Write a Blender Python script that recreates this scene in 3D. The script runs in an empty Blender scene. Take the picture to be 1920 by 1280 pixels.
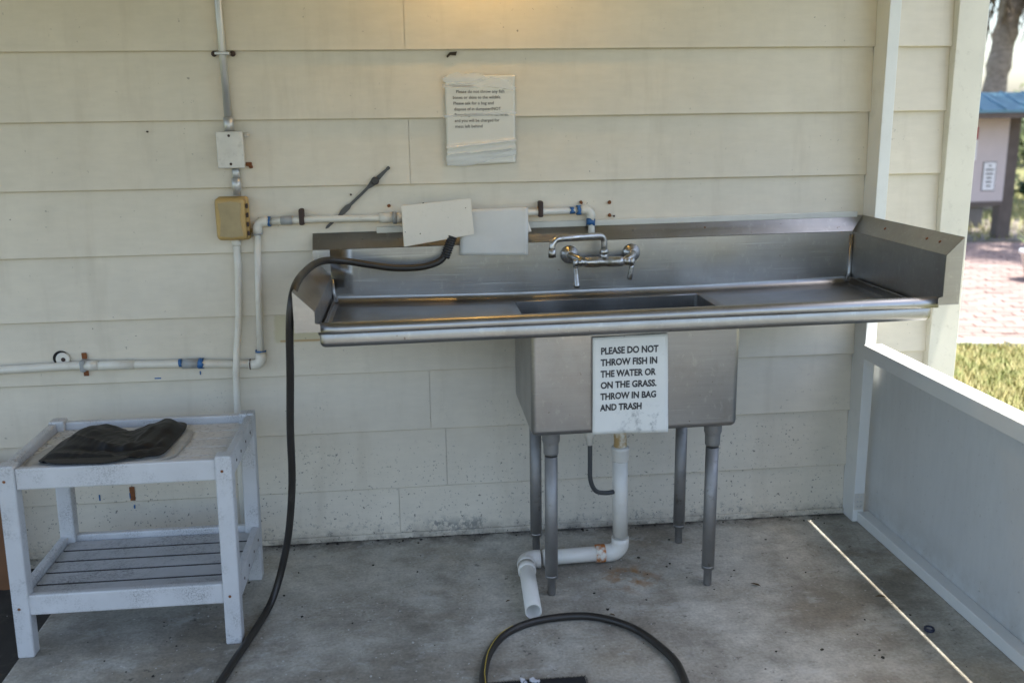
import bpy, bmesh, math, random
from mathutils import Vector, Matrix, noise
random.seed(7)
S = bpy.context.scene
C = S.collection

# ------------------------------------------------------------------ camera
cam_d = bpy.data.cameras.new('camera')
cam = bpy.data.objects.new('camera', cam_d); C.objects.link(cam); S.camera = cam
CY, CP, CR = 0.1030, 0.2317, -0.0134
CAM = Vector((0.4849, -3.0871, 1.4071))
fw = Vector((math.sin(CY)*math.cos(CP), math.cos(CY)*math.cos(CP), -math.sin(CP)))
rt = Vector((math.cos(CY), -math.sin(CY), 0)); up = rt.cross(fw)
r2 = rt*math.cos(CR) + up*math.sin(CR); u2 = -rt*math.sin(CR) + up*math.cos(CR)
M = Matrix((r2, u2, -fw)).transposed().to_4x4(); M.translation = CAM
cam.matrix_world = M
cam_d.sensor_width = 36; cam_d.lens = 1797.89/1920*36
cam_d.clip_start = 0.05; cam_d.clip_end = 2000
cam_d.dof.use_dof = True; cam_d.dof.focus_distance = 2.95; cam_d.dof.aperture_fstop = 2.4

# ------------------------------------------------------------------ sky, sun, exposure
SUN = Vector((0.21, -0.045, 1.0)).normalized()        # towards the sun
el = math.asin(SUN.z); az = math.atan2(SUN.x, SUN.y)
w = bpy.data.worlds.new('World'); S.world = w; w.use_nodes = True
nt = w.node_tree; bg = nt.nodes['Background']
sky = nt.nodes.new('ShaderNodeTexSky'); sky.sky_type = 'NISHITA'; sky.sun_disc = False
sky.sun_elevation = el; sky.sun_rotation = az; sky.air_density = 1.0; sky.dust_density = 2.5; sky.ozone_density = 1.0
nt.links.new(sky.outputs[0], bg.inputs[0]); bg.inputs[1].default_value = 0.15
sd = bpy.data.lights.new('sun', 'SUN'); sd.energy = 5.0; sd.angle = math.radians(0.5); sd.color = (1, .95, .87)
so = bpy.data.objects.new('sun', sd); C.objects.link(so); so.rotation_euler = SUN.to_track_quat('Z', 'Y').to_euler()
S.view_settings.view_transform = 'Standard'; S.view_settings.look = 'None'
S.view_settings.exposure = 1.72; S.view_settings.gamma = 1.0
S.cycles.caustics_reflective = False; S.cycles.caustics_refractive = False
S.cycles.max_bounces = 8; S.cycles.diffuse_bounces = 4; S.cycles.glossy_bounces = 4; S.cycles.transparent_max_bounces = 12

# ------------------------------------------------------------------ materials
def lin(r, g, b):
    f = lambda c: (c/255/12.92 if c/255 <= .04045 else ((c/255+.055)/1.055)**2.4)
    return (f(r), f(g), f(b))

class N:
    """small wrapper round a node tree"""
    def __init__(s, name):
        s.m = bpy.data.materials.new(name); s.m.use_nodes = True
        s.t = s.m.node_tree; s.b = s.t.nodes['Principled BSDF']
        g = s.t.nodes.new('ShaderNodeNewGeometry'); s.pos = g.outputs['Position']; s.cache = {}
    def n(s, ty, **kw):
        x = s.t.nodes.new(ty)
        for k, v in kw.items(): setattr(x, k, v)
        return x
    def link(s, a, b): s.t.links.new(a, b)
    def setv(s, sock, v):
        if hasattr(v, 'is_linked'): s.link(v, sock)
        else:
            if isinstance(v, tuple) and len(v) == 3 and sock.type == 'RGBA': v = (*v, 1)
            sock.default_value = v
    def scaled(s, sc, off=(0, 0, 0)):
        m = s.n('ShaderNodeMapping'); s.link(s.pos, m.inputs['Vector'])
        m.inputs['Scale'].default_value = sc; m.inputs['Location'].default_value = off
        return m.outputs[0]
    def noise(s, scale, detail=4, rough=.55, sc=None, off=(0, 0, 0), dist=0):
        x = s.n('ShaderNodeTexNoise'); s.link(s.scaled(sc or (1, 1, 1), off), x.inputs['Vector'])
        x.inputs['Scale'].default_value = scale; x.inputs['Detail'].default_value = detail
        x.inputs['Roughness'].default_value = rough; x.inputs['Distortion'].default_value = dist
        return x.outputs['Fac']
    def voro(s, scale, sc=None, rnd=1):
        x = s.n('ShaderNodeTexVoronoi'); s.link(s.scaled(sc or (1, 1, 1)), x.inputs['Vector'])
        x.inputs['Scale'].default_value = scale; x.inputs['Randomness'].default_value = rnd
        return x.outputs['Distance']
    def ramp(s, fac, a, b, lo=0.0, hi=1.0):
        x = s.n('ShaderNodeMapRange'); x.clamp = True; s.setv(x.inputs[0], fac)
        for i, v in enumerate((a, b, lo, hi)): x.inputs[i+1].default_value = v
        return x.outputs[0]
    def math(s, op, a, b=0.0):
        x = s.n('ShaderNodeMath', operation=op); s.setv(x.inputs[0], a); s.setv(x.inputs[1], b); return x.outputs[0]
    def mix(s, fac, a, b, mode='MIX'):
        x = s.n('ShaderNodeMix', data_type='RGBA', blend_type=mode)
        s.setv(x.inputs[0], fac); s.setv(x.inputs[6], a); s.setv(x.inputs[7], b); return x.outputs[2]
    def xyz(s):
        if 'xyz' not in s.cache:
            x = s.n('ShaderNodeSeparateXYZ'); s.link(s.pos, x.inputs[0]); s.cache['xyz'] = x.outputs
        return s.cache['xyz']
    def box(s, x0, x1, z0, z1, soft=.01, jag=None):
        o = s.xyz(); X, Z = o[0], o[2]
        if jag:
            d = s.math('MULTIPLY', s.math('SUBTRACT', s.noise(jag[0], 5, .7), .5), jag[1])
            X = s.math('ADD', X, d); Z = s.math('ADD', Z, d)
        a = s.math('MULTIPLY', s.ramp(X, x0-soft, x0+soft), s.ramp(X, x1-soft, x1+soft, 1, 0))
        b = s.math('MULTIPLY', s.ramp(Z, z0-soft, z0+soft), s.ramp(Z, z1-soft, z1+soft, 1, 0))
        return s.math('MULTIPLY', a, b)
    def tone(s, col, scale, amt, sc=None, detail=5):
        f = s.ramp(s.noise(scale, detail, .6, sc), .25, .75, 1-amt, 1+amt*.6)
        x = s.n('ShaderNodeVectorMath', operation='SCALE'); s.setv(x.inputs[0], col); s.link(f, x.inputs['Scale'])
        return x.outputs[0]
    def rndtone(s, col, amt):
        o = s.n('ShaderNodeObjectInfo'); f = s.ramp(o.outputs['Random'], 0, 1, 1-amt, 1+amt)
        x = s.n('ShaderNodeVectorMath', operation='SCALE'); s.setv(x.inputs[0], col); s.link(f, x.inputs['Scale'])
        return x.outputs[0]
    def bump(s, h, strength, dist=.002):
        x = s.n('ShaderNodeBump'); x.inputs['Strength'].default_value = strength; x.inputs['Distance'].default_value = dist
        s.setv(x.inputs['Height'], h); s.link(x.outputs[0], s.b.inputs['Normal']); return x
    def fin(s, col, rough=.5, metal=0.0, **kw):
        s.setv(s.b.inputs['Base Color'], col); s.setv(s.b.inputs['Roughness'], rough); s.setv(s.b.inputs['Metallic'], metal)
        for k, v in kw.items(): s.setv(s.b.inputs[k.replace('_', ' ')], v)
        return s.m

def simple(name, col, rough=.5, metal=0.0, var=.12, scale=14, bump=.15, bscale=80, dirt=0.0, dcol=(.06, .05, .04), dscale=30, **kw):
    n = N(name)
    c = n.tone(col, scale, var) if var else col
    if dirt: c = n.mix(n.math('MULTIPLY', n.ramp(n.noise(dscale, 7, .7), .56, .68), dirt), c, dcol)
    if bump: n.bump(n.noise(bscale, 4), bump, .001)
    r = n.ramp(n.noise(scale*2, 3), .3, .7, max(rough-.07, .03), min(rough+.07, 1))
    return n.fin(c, r, metal, **kw)

MT = {}
# painted lap siding
n = N('painted_siding')
c = n.rndtone((.688, .630, .520), .02)
c = n.tone(c, 2.2, .07); c = n.tone(c, 9, .05, (1, 1, .5)); c = n.tone(c, 60, .05, (.25, 1, 1))
c = n.mix(n.math('MULTIPLY', n.ramp(n.noise(5, 5, .65, (2.2, 1, .35)), .54, .72), .22), c, (.42, .36, .27))   # runs of grime
c = n.mix(n.box(.035, .2, .70, .79, .004, (24, .02)), c, (.57, .52, .36))                                       # bare patch by the sink
c = n.mix(n.math('MULTIPLY', n.box(.05, .24, .702, .708, .002), .8), c, (.42, .25, .09))
Z = n.xyz()[2]
low = n.ramp(Z, .05, .62, 1, 0)
sp = n.ramp(n.noise(105, 4, .65), .625, .66)                                                                      # mildew specks
sp = n.math('MULTIPLY', sp, n.ramp(n.math('ADD', n.noise(4, 4), n.math('MULTIPLY', low, .50)), .62, .84))
c = n.mix(n.math('MULTIPLY', sp, .85), c, (.045, .045, .04))
sp2 = n.math('MULTIPLY', n.ramp(n.noise(75, 2, .5, None, (7, 3, 2)), .73, .75), n.ramp(n.noise(3, 3, .5, None, (4, 4, 4)), .45, .6))
c = n.mix(n.math('MULTIPLY', sp2, .7), c, (.13, .11, .085))
pe = n.math('MULTIPLY', n.box(.50, .70, .022, .055, .02, (14, .06)), n.ramp(n.noise(44, 6, .75), .47, .53))      # peeled paint at the foot
pe = n.math('MAXIMUM', pe, n.math('MULTIPLY', n.ramp(Z, .02, .085, 1, 0), n.ramp(n.noise(48, 6, .8, (1, 1, 1.2)), .565, .60)))
c = n.mix(pe, c, (.22, .225, .21))
g = n.math('MULTIPLY', n.ramp(Z, .0, .055, 1, 0), n.ramp(n.noise(18, 6, .7), .38, .6))
c = n.mix(n.math('MULTIPLY', g, .7), c, (.12, .10, .075))
n.bump(n.math('ADD', n.math('MULTIPLY', n.noise(70, 5, .6, (.12, 1, 1)), .8), n.math('MULTIPLY', pe, -1.2)), .25, .0015)
MT['siding'] = n.fin(c, n.ramp(n.noise(20, 3), .3, .7, .42, .58))

# concrete
n = N('stained_concrete')
c = n.mix(n.ramp(n.noise(1.9, 6, .62), .40, .62), (.25, .225, .19), (.50, .485, .45))
c = n.mix(n.math('MULTIPLY', n.ramp(n.noise(3.6, 7, .68, None, (3, 1, 0)), .47, .66), .52), c, (.15, .138, .118))
c = n.mix(n.math('MULTIPLY', n.ramp(n.noise(2.6, 5, .6, (1, 1.3, 1), (8, 5, 0)), .52, .68), .35), c, (.37, .305, .22))
c = n.mix(n.math('MULTIPLY', n.ramp(n.noise(3.1, 6, .65, (1, 1.2, 1), (1, 9, 0)), .53, .66), .7), c, (.50, .49, .46))
v_ = n.n('ShaderNodeVectorMath', operation='MULTIPLY'); n.link(c, v_.inputs[0]); v_.inputs[1].default_value = (1.17, 1.16, 1.09); c = v_.outputs[0]
c = n.tone(c, 42, .10, (.22, 1, 1), 4); c = n.tone(c, 110, .3); c = n.tone(c, 17, .22)
c = n.mix(n.math('MULTIPLY', n.ramp(n.noise(9, 7, .75, (.8, 1.2, 1), (4, 2, 0)), .56, .66), .45), c, (.56, .56, .53))
c = n.mix(n.math('MULTIPLY', n.ramp(n.noise(30, 6, .72), .59, .67), n.ramp(n.noise(3, 4, .6, None, (5, 5, 0)), .42, .6, .15, .85)), c, (.06, .053, .043))
c = n.mix(n.math('MULTIPLY', n.ramp(n.noise(95, 2, .5, None, (3, 3, 3)), .70, .74), .7), c, (.66, .65, .61))
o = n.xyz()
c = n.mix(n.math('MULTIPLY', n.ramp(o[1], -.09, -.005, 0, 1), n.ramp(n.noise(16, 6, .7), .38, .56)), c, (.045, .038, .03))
rs = n.math('MULTIPLY', n.math('MULTIPLY', n.ramp(o[0], 1.0, 1.12), n.ramp(o[0], 1.13, 1.25, 1, 0)), n.math('MULTIPLY', n.ramp(o[1], -.52, -.42), n.ramp(o[1], -.36, -.3, 1, 0)))
c = n.mix(n.math('MULTIPLY', rs, n.ramp(n.noise(22, 5), .45, .62)), c, (.30, .15, .045))
n.bump(n.math('ADD', n.noise(90, 6, .7), n.math('MULTIPLY', n.noise(70, 2, .5, (.3, 1, 1)), .3)), .35, .002)
MT['concrete'] = n.fin(c, n.ramp(n.noise(5, 4), .3, .7, .55, .85))

MT['bounce_mat'] = simple('bounce_ground_asphalt', (.12, .115, .105), .9, var=.15, scale=3, bump=.3)  # tone set for bounce and reflections off the added ground
# brushed stainless
n = N('brushed_stainless')
c = n.tone((.36, .357, .352), 4, .14); c = n.tone(c, 90, .05, (.05, 1, 1), 2)
c = n.mix(n.math('MULTIPLY', n.ramp(n.noise(7, 6, .65), .52, .75), .4), c, (.24, .225, .20))
c = n.mix(n.math('MULTIPLY', n.ramp(n.noise(80, 2, .5), .74, .77), .6), c, (.10, .06, .035))
c = n.mix(n.math('MULTIPLY', n.ramp(n.noise(55, 5, .7, (1, 1, .6)), .58, .66), .30), c, (.52, .51, .49))
c = n.mix(n.math('MULTIPLY', n.ramp(n.noise(13, 6, .7, (1, 1, .35), (3, 3, 1)), .56, .70), .35), c, (.27, .255, .23))
scr = n.ramp(n.noise(30, 2, .5, (.12, 1, 6)), .68, .70)
c = n.mix(n.math('MULTIPLY', scr, .25), c, (.62, .62, .62))
n.bump(n.math('ADD', n.math('ADD', n.math('MULTIPLY', n.noise(260, 2, .5, (.03, 1, 1)), .5), n.math('MULTIPLY', scr, -.3)), n.math('MULTIPLY', n.noise(3.2, 3), 1.6)), .09, .004)
MT['steel'] = n.fin(c, n.ramp(n.noise(6, 5, .6), .3, .7, .30, .44), 1.0, Anisotropic=.3)
n = N('dull_steel_tube')
c = n.tone((.30, .295, .285), 8, .2); c = n.mix(n.math('MULTIPLY', n.ramp(n.noise(40, 5, .7), .6, .7), .5), c, (.12, .09, .06))
MT['tube'] = n.fin(c, n.ramp(n.noise(14, 4), .3, .7, .5, .65), .8)
n = N('chrome_limed')
c = n.tone((.47, .465, .455), 30, .2); c = n.mix(n.math('MULTIPLY', n.ramp(n.noise(46, 5, .65), .50, .64), .8), c, (.26, .24, .17))
MT['chrome'] = n.fin(c, n.ramp(n.noise(40, 5, .65), .42, .66, .28, .6), 1.0)

MT['post'] = simple('painted_trim', (.70, .67, .57), .5, var=.08, scale=6, bump=.2, bscale=45, dirt=.25, dcol=(.3, .26, .2))
MT['white_paint'] = simple('white_rail_paint', (.74, .75, .73), .45, var=.06, scale=7, bump=.15, dirt=.15, dcol=(.32, .3, .26), dscale=14)
n = N('grey_panel')
c = n.tone((.59, .61, .61), 3, .06); c = n.tone(c, 40, .04, (1, 1, .2))
c = n.mix(n.math('MULTIPLY', n.ramp(n.noise(60, 6, .7), .62, .70), .45), c, (.24, .23, .21))
c = n.mix(n.math('MULTIPLY', n.ramp(n.xyz()[2], .03, .16, 1, 0), n.ramp(n.noise(12, 6, .7), .42, .66, 0, .45)), c, (.30, .28, .24))
c = n.mix(n.math('MULTIPLY', n.ramp(n.noise(7, 5, .65, (1, 3, .35)), .56, .68), .07), c, (.35, .35, .33))
n.bump(n.noise(5, 3), .08, .004); MT['panel'] = n.fin(c, n.ramp(n.noise(9, 4), .3, .7, .36, .55))
n = N('weathered_table_paint')
c = n.tone((.56, .565, .57), 9, .1)
f = n.math('MULTIPLY', n.ramp(n.noise(240, 4, .75), .47, .62), n.ramp(n.noise(8, 6, .7), .46, .66))
c = n.mix(n.math('MULTIPLY', f, .75), c, (.07, .065, .06))
n.bump(n.noise(60, 5, .6, (.2, 1, 1)), .2, .001); MT['table'] = n.fin(c, .5)
n = N('weathered_shelf_paint')
c = n.tone((.46, .46, .46), 9, .16, (.3, 1, 1))
f = n.math('MULTIPLY', n.ramp(n.noise(220, 4, .75, (.6, 1, 1)), .46, .60), n.ramp(n.noise(7, 6, .7), .42, .62))
c = n.mix(n.math('MULTIPLY', f, .8), c, (.06, .055, .05))
n.bump(n.noise(60, 5, .6, (.2, 1, 1)), .25, .001); MT['shelf'] = n.fin(c, .6)
n = N('stained_top_slats')
c = n.tone((.64, .63, .595), 9, .1, (.3, 1, 1))
f = n.math('MULTIPLY', n.ramp(n.noise(70, 5, .7), .52, .62), n.ramp(n.xyz()[0], -.5, -.36, 1, .4))
c = n.mix(n.math('MULTIPLY', f, .8), c, (.12, .105, .085)); MT['slat_top'] = n.fin(c, .6)

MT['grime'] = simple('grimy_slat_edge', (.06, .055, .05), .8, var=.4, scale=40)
MT['pvc'] = simple('aged_pvc', (.72, .69, .61), .38, var=.1, scale=12, bump=.04, dirt=.2, dcol=(.36, .27, .17), dscale=22)
MT['pvc_white'] = simple('white_pvc', (.72, .695, .63), .35, var=.07, scale=8, bump=.04, dirt=.12, dcol=(.35, .3, .22), dscale=18)
n = N('rust_on_pvc')
c = n.mix(n.ramp(n.noise(34, 4, .6), .38, .52), (.70, .66, .58), (.48, .16, .03)); MT['rust_pvc'] = n.fin(c, .6)
n = N('yellowed_pvc')
c = n.mix(n.ramp(n.noise(36, 5, .6), .42, .6), (.74, .70, .6), (.46, .31, .13)); MT['yellow_pvc'] = n.fin(c, .55)
MT['conduit'] = simple('galvanised_conduit', (.52, .535, .54), .42, .55, var=.12, scale=15, bump=.05)
MT['coupling'] = simple('grey_coupling', (.33, .34, .34), .5, var=.1, bump=.05)
MT['boxmetal'] = simple('chalky_box_paint', (.62, .60, .55), .5, .15, var=.12, scale=30, bump=.15, bscale=120, dirt=.3, dcol=(.3, .27, .22), dscale=50)
MT['tan'] = simple('yellowed_plastic', (.47, .32, .12), .45, var=.14, scale=16, bump=.06, dirt=.2, dcol=(.2, .13, .05))
MT['smoke'] = simple('clouded_window', (.36, .28, .145), .4, var=.18, scale=24, bump=.06)
MT['dark'] = simple('dark_rusty_metal', (.05, .03, .024), .7, var=.3, scale=60)
MT['rust'] = simple('rust', (.21, .075, .025), .85, var=.4, scale=90, bump=.4)
MT['hole'] = simple('shadow_black', (.012, .011, .01), .9, var=0, bump=0)  # black for the painted shadow crescent at the wall plug
MT['blue'] = simple('blue_primer', (.03, .13, .33), .45, var=.3, scale=60)
MT['hose'] = simple('black_rubber_hose', (.024, .021, .018), .42, var=.25, scale=10, bump=.08, dirt=.2, dcol=(.10, .09, .075), dscale=20)
MT['yellow'] = simple('yellow_stripe', (.50, .36, .06), .5, var=.1, bump=0)
MT['blackplastic'] = simple('black_plastic', (.018, .018, .019), .4, var=.2, bump=.05)
MT['greyplastic'] = simple('dark_grey_plastic', (.06, .062, .062), .45, var=.2, bump=.05)
n = N('black_bag_film'); n.bump(n.noise(24, 4, .5, None, (0, 0, 0), .8), .2, .003)
MT['bag'] = n.fin(n.tone((.012, .012, .013), 14, .2), .5, 0, Specular_IOR_Level=.3)
n = N('crumpled_clear_film'); n.bump(n.noise(60, 6, .7, None, (0, 0, 0), 2), .9, .006)
MT['film'] = n.fin(n.tone((.70, .68, .62), 40, .2), .3, 0, Alpha=.72)
MT['board'] = simple('cream_cutting_board', (.78, .72, .62), .5, var=.05, scale=8, bump=.06, dirt=.1, dcol=(.25, .2, .15), dscale=70)
n = N('laminated_sheet')
c = n.tone((.74, .73, .69), 12, .06); c = n.mix(n.math('MULTIPLY', n.ramp(n.noise(20, 5, .7), .62, .72), .35), c, (.85, .86, .86))
MT['sheet'] = n.fin(c, n.ramp(n.noise(16, 3), .3, .7, .3, .5), 0, Alpha=.84)
n = N('damp_paper')
c = n.tone((.72, .72, .68), 9, .05)
sm = n.math('MULTIPLY', n.box(1.05, 1.19, .515, .60, .02), n.ramp(n.noise(26, 6, .75), .5, .63))
c = n.mix(n.math('MULTIPLY', sm, .65), c, (.22, .23, .23))
c = n.mix(n.math('MULTIPLY', n.ramp(n.noise(44, 5, .7, None, (2, 0, 1)), .66, .73), .7), c, (.33, .25, .18))
MT['paper'] = n.fin(c, .42)
MT['notice'] = simple('yellowing_paper', (.70, .68, .62), .55, var=.05, scale=14, bump=.1)
n = N('cloudy_tape'); n.bump(n.noise(70, 5, .7, (.3, 1, 1)), .5, .002); MT['tape'] = n.fin((.88, .90, .91), .38, 0, Alpha=.32)
MT['ink'] = simple('black_ink', (.035, .035, .037), .6, var=0, bump=0)
MT['fadedink'] = simple('faded_ink', (.07, .07, .07), .6, var=.2, scale=60, bump=0)
MT['caulk'] = simple('caulk', (.66, .645, .58), .6, var=.1)
MT['brownwood'] = simple('brown_timber', (.17, .075, .030), .6, var=.3, scale=8, bump=.3)
MT['soil'] = simple('dark_soil', (.030, .026, .021), .95, var=.4, scale=18, bump=1.0, bscale=30, dirt=.4, dcol=(.09, .08, .06), dscale=26)
n = N('lawn_ground')
c = n.mix(n.ramp(n.noise(1.4, 6, .6), .35, .68), (.10, .115, .03), (.17, .15, .06)); c = n.tone(c, 25, .35)
n.bump(n.noise(40, 6, .7), .8, .03); MT['lawn'] = n.fin(c, .9)
n = N('grass_blade')
o = n.n('ShaderNodeTexNoise'); 
c = n.mix(n.ramp(n.noise(9, 4), .35, .65), (.15, .19, .05), (.34, .29, .13)); c = n.rndtone(c, .1)
MT['grass'] = n.fin(c, .6)
n = N('sand_bed'); MT['sand'] = n.fin(n.tone((.24, .19, .16), 9, .2), .95)
n = N('clay_paver')
c = n.rndtone((.20, .145, .13), .16); c = n.tone(c, 5, .14); c = n.tone(c, 60, .2); n.bump(n.noise(120, 5), .4, .003); MT['paver'] = n.fin(c, .85)
MT['edging'] = simple('pale_edging', (.52, .51, .48), .8, var=.2, scale=12, bump=.4)
MT['dirt'] = simple('bare_ground', (.15, .13, .11), .95, var=.3, scale=4, bump=.6, bscale=20)
n = N('palm_bark')
c = n.mix(n.ramp(n.noise(9, 6, .7, (1, 1, 2.2)), .35, .65), (.19, .155, .13), (.38, .32, .28)); n.bump(n.noise(16, 6, .7, (1, 1, 2.5)), 1, .03)
MT['bark'] = n.fin(c, .95)
MT['deadfrond'] = simple('dead_frond', (.16, .12, .085), .85, var=.35, scale=12, bump=.3)
MT['frond'] = simple('green_frond', (.055, .09, .025), .55, var=.35, scale=8, bump=.1)
n = N('shrub_leaf'); c = n.mix(n.ramp(n.noise(2.2, 4), .35, .65), (.035, .065, .014), (.11, .14, .035)); MT['leaf'] = n.fin(c, .6)
MT['kpost'] = simple('grey_kiosk_timber', (.13, .105, .09), .85, var=.25, scale=9, bump=.4)
MT['kboard'] = simple('kiosk_board', (.56, .49, .47), .55, var=.08, scale=5, bump=.1)
MT['kroof'] = simple('blue_metal_roof', (.10, .21, .28), .35, .2, var=.08, scale=4, bump=.05)
MT['red'] = simple('red_print', (.38, .035, .04), .5, var=.1, bump=0)
MT['whiteprint'] = simple('white_print', (.76, .76, .75), .5, var=.04, bump=0)
MT['greystone'] = simple('grey_bench_concrete', (.17, .165, .165), .85, var=.15, bump=.3)
MT['pot'] = simple('white_pot', (.72, .72, .72), .4, var=.05, bump=.1)
MT['ceiling'] = simple('timber_soffit', (.36, .34, .30), .6, var=.05, bump=.1)
MT['shingle'] = simple('roof_shingle', (.14, .13, .12), .9, var=.3, scale=18, bump=.5)
MT['rubbermat'] = simple('black_mat', (.012, .012, .013), .85, var=.4, scale=60, bump=1, bscale=200)
MT['lint'] = simple('white_lint', (.62, .63, .66), .9, var=.1)
MT['fleck'] = simple('pale_grit', (.55, .54, .50), .8, var=.2, scale=40)
MT['darkfleck'] = simple('dark_litter', (.035, .03, .022), .9, var=.4, scale=40)
MT['dryleaf'] = simple('dry_leaf', (.10, .065, .03), .8, var=.3, scale=50)
n = N('glowing_bulb'); n.fin((1, .7, .35), .4); n.b.inputs['Emission Color'].default_value = (1, .55, .2, 1); n.b.inputs['Emission Strength'].default_value = 25; MT['bulb'] = n.m
n = N('lamp_glass'); MT['lampglass'] = n.fin((.9, .85, .75), .2, 0, Transmission_Weight=.9)

# ------------------------------------------------------------------ geometry helpers
class G:
    """collects shapes; build() links them as ONE mesh object"""
    def __init__(s): s.bm = bmesh.new()
    def poly(s, pts, smooth=False):
        f = s.bm.faces.new([s.bm.verts.new(p) for p in pts]); f.smooth = smooth; return f
    def box(s, x0, x1, y0, y1, z0, z1, bev=0.0, seg=2, fn=None, mat=None):
        t = bmesh.new(); bmesh.ops.create_cube(t, size=1)
        for v in t.verts: v.co = Vector((x0+(v.co.x+.5)*(x1-x0), y0+(v.co.y+.5)*(y1-y0), z0+(v.co.z+.5)*(z1-z0)))
        if bev: bmesh.ops.bevel(t, geom=list(t.edges), offset=bev, segments=seg, affect='EDGES', profile=.5)
        if mat is not None: bmesh.ops.transform(t, matrix=mat, verts=t.verts)
        if fn:
            for v in t.verts: v.co = Vector(fn(*v.co))
        return s.join(t)
    def join(s, t):
        me = bpy.data.meshes.new('t'); t.to_mesh(me); t.free(); s.bm.from_mesh(me); bpy.data.meshes.remove(me); return s
    def tube(s, pts, rad, seg=12, cap=True, closed=False):
        pts = [Vector(p) for p in pts]; nP = len(pts)
        rad = rad if isinstance(rad, (list, tuple)) else [rad]*nP
        T = []
        for i in range(nP):
            a = pts[max(i-1, 0)]; b = pts[min(i+1, nP-1)]
            T.append((b-a).normalized() if (b-a).length > 1e-9 else Vector((0, 0, 1)))
        ref = Vector((0, 0, 1)) if abs(T[0].z) < .9 else Vector((1, 0, 0))
        nrm = (ref - T[0]*ref.dot(T[0])).normalized(); rings = []
        for i in range(nP):
            if i:
                q = T[i-1].rotation_difference(T[i]); nrm = q @ nrm
                nrm = (nrm - T[i]*nrm.dot(T[i])).normalized()
            b = T[i].cross(nrm)
            rings.append([s.bm.verts.new(pts[i] + (nrm*math.cos(2*math.pi*k/seg) + b*math.sin(2*math.pi*k/seg))*rad[i]) for k in range(seg)])
        for i in range(nP-1):
            for k in range(seg):
                f = s.bm.faces.new((rings[i][k], rings[i][(k+1) % seg], rings[i+1][(k+1) % seg], rings[i+1][k])); f.smooth = True
        if cap:
            for r in (rings[0], rings[-1]): s.bm.faces.new(r)
        return s
    def lathe(s, base, axis, prof, seg=20):
        """prof: (distance along axis, radius); hard steps come from repeated distances"""
        base = Vector(base); axis = Vector(axis).normalized()
        ref = Vector((0, 0, 1)) if abs(axis.z) < .9 else Vector((1, 0, 0))
        a = (ref-axis*ref.dot(axis)).normalized(); b = axis.cross(a); rings = []
        for d, r in prof:
            rings.append([s.bm.verts.new(base+axis*d+(a*math.cos(2*math.pi*k/seg)+b*math.sin(2*math.pi*k/seg))*max(r, 1e-5)) for k in range(seg)])
        for i in range(len(rings)-1):
            for k in range(seg):
                f = s.bm.faces.new((rings[i][k], rings[i][(k+1) % seg], rings[i+1][(k+1) % seg], rings[i+1][k])); f.smooth = abs(prof[i+1][0]-prof[i][0]) > 1e-6
        for r in (rings[0], rings[-1]): s.bm.faces.new(r)
        return s
    def strip(s, prof_a, prof_b, smooth=True):
        """surface between two polylines with the same number of points"""
        A = [s.bm.verts.new(p) for p in prof_a]; B = [s.bm.verts.new(p) for p in prof_b]
        for i in range(len(A)-1):
            f = s.bm.faces.new((A[i], A[i+1], B[i+1], B[i])); f.smooth = smooth
        return s
    def grid(s, fn, nu, nv, smooth=True):
        V = [[s.bm.verts.new(fn(i/nu, j/nv)) for j in range(nv+1)] for i in range(nu+1)]
        for i in range(nu):
            for j in range(nv):
                f = s.bm.faces.new((V[i][j], V[i+1][j], V[i+1][j+1], V[i][j+1])); f.smooth = smooth
        return s
    def prism(s, pts, d):
        """polygon pushed along vector d"""
        d = Vector(d); P = [Vector(p) for p in pts]
        a = [s.bm.verts.new(p) for p in P]; b = [s.bm.verts.new(p+d) for p in P]
        s.bm.faces.new(a); s.bm.faces.new(b[::-1])
        for i in range(len(P)):
            j = (i+1) % len(P); s.bm.faces.new((a[i], b[i], b[j], a[j]))
        return s
    def build(s, name, mat, parent=None, origin=None, solid=0.0, merge=False, recalc=True, wn=False):
        if merge: bmesh.ops.remove_doubles(s.bm, verts=s.bm.verts, dist=1e-5)
        if recalc: bmesh.ops.recalc_face_normals(s.bm, faces=s.bm.faces)
        org = Vector((0, 0, 0))
        if parent is not None: org = Vector(parent['_o']) if '_o' in parent else Vector((0, 0, 0))
        elif origin is not None: org = Vector(origin)
        elif len(s.bm.verts):
            lo = [min(v.co[i] for v in s.bm.verts) for i in range(3)]; hi = [max(v.co[i] for v in s.bm.verts) for i in range(3)]
            org = Vector(((lo[0]+hi[0])/2, (lo[1]+hi[1])/2, lo[2]))
        for v in s.bm.verts: v.co -= org
        me = bpy.data.meshes.new(name); s.bm.to_mesh(me); s.bm.free()
        o = bpy.data.objects.new(name, me); C.objects.link(o); me.materials.append(MT[mat] if isinstance(mat, str) else mat)
        o['_o'] = tuple(org)
        if parent is not None: o.parent = parent
        else: o.location = org
        if solid:
            m = o.modifiers.new('sheet', 'SOLIDIFY'); m.thickness = solid; m.offset = 0
        if wn: m = o.modifiers.new('weighted', 'WEIGHTED_NORMAL'); m.weight = 100
        return o

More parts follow.
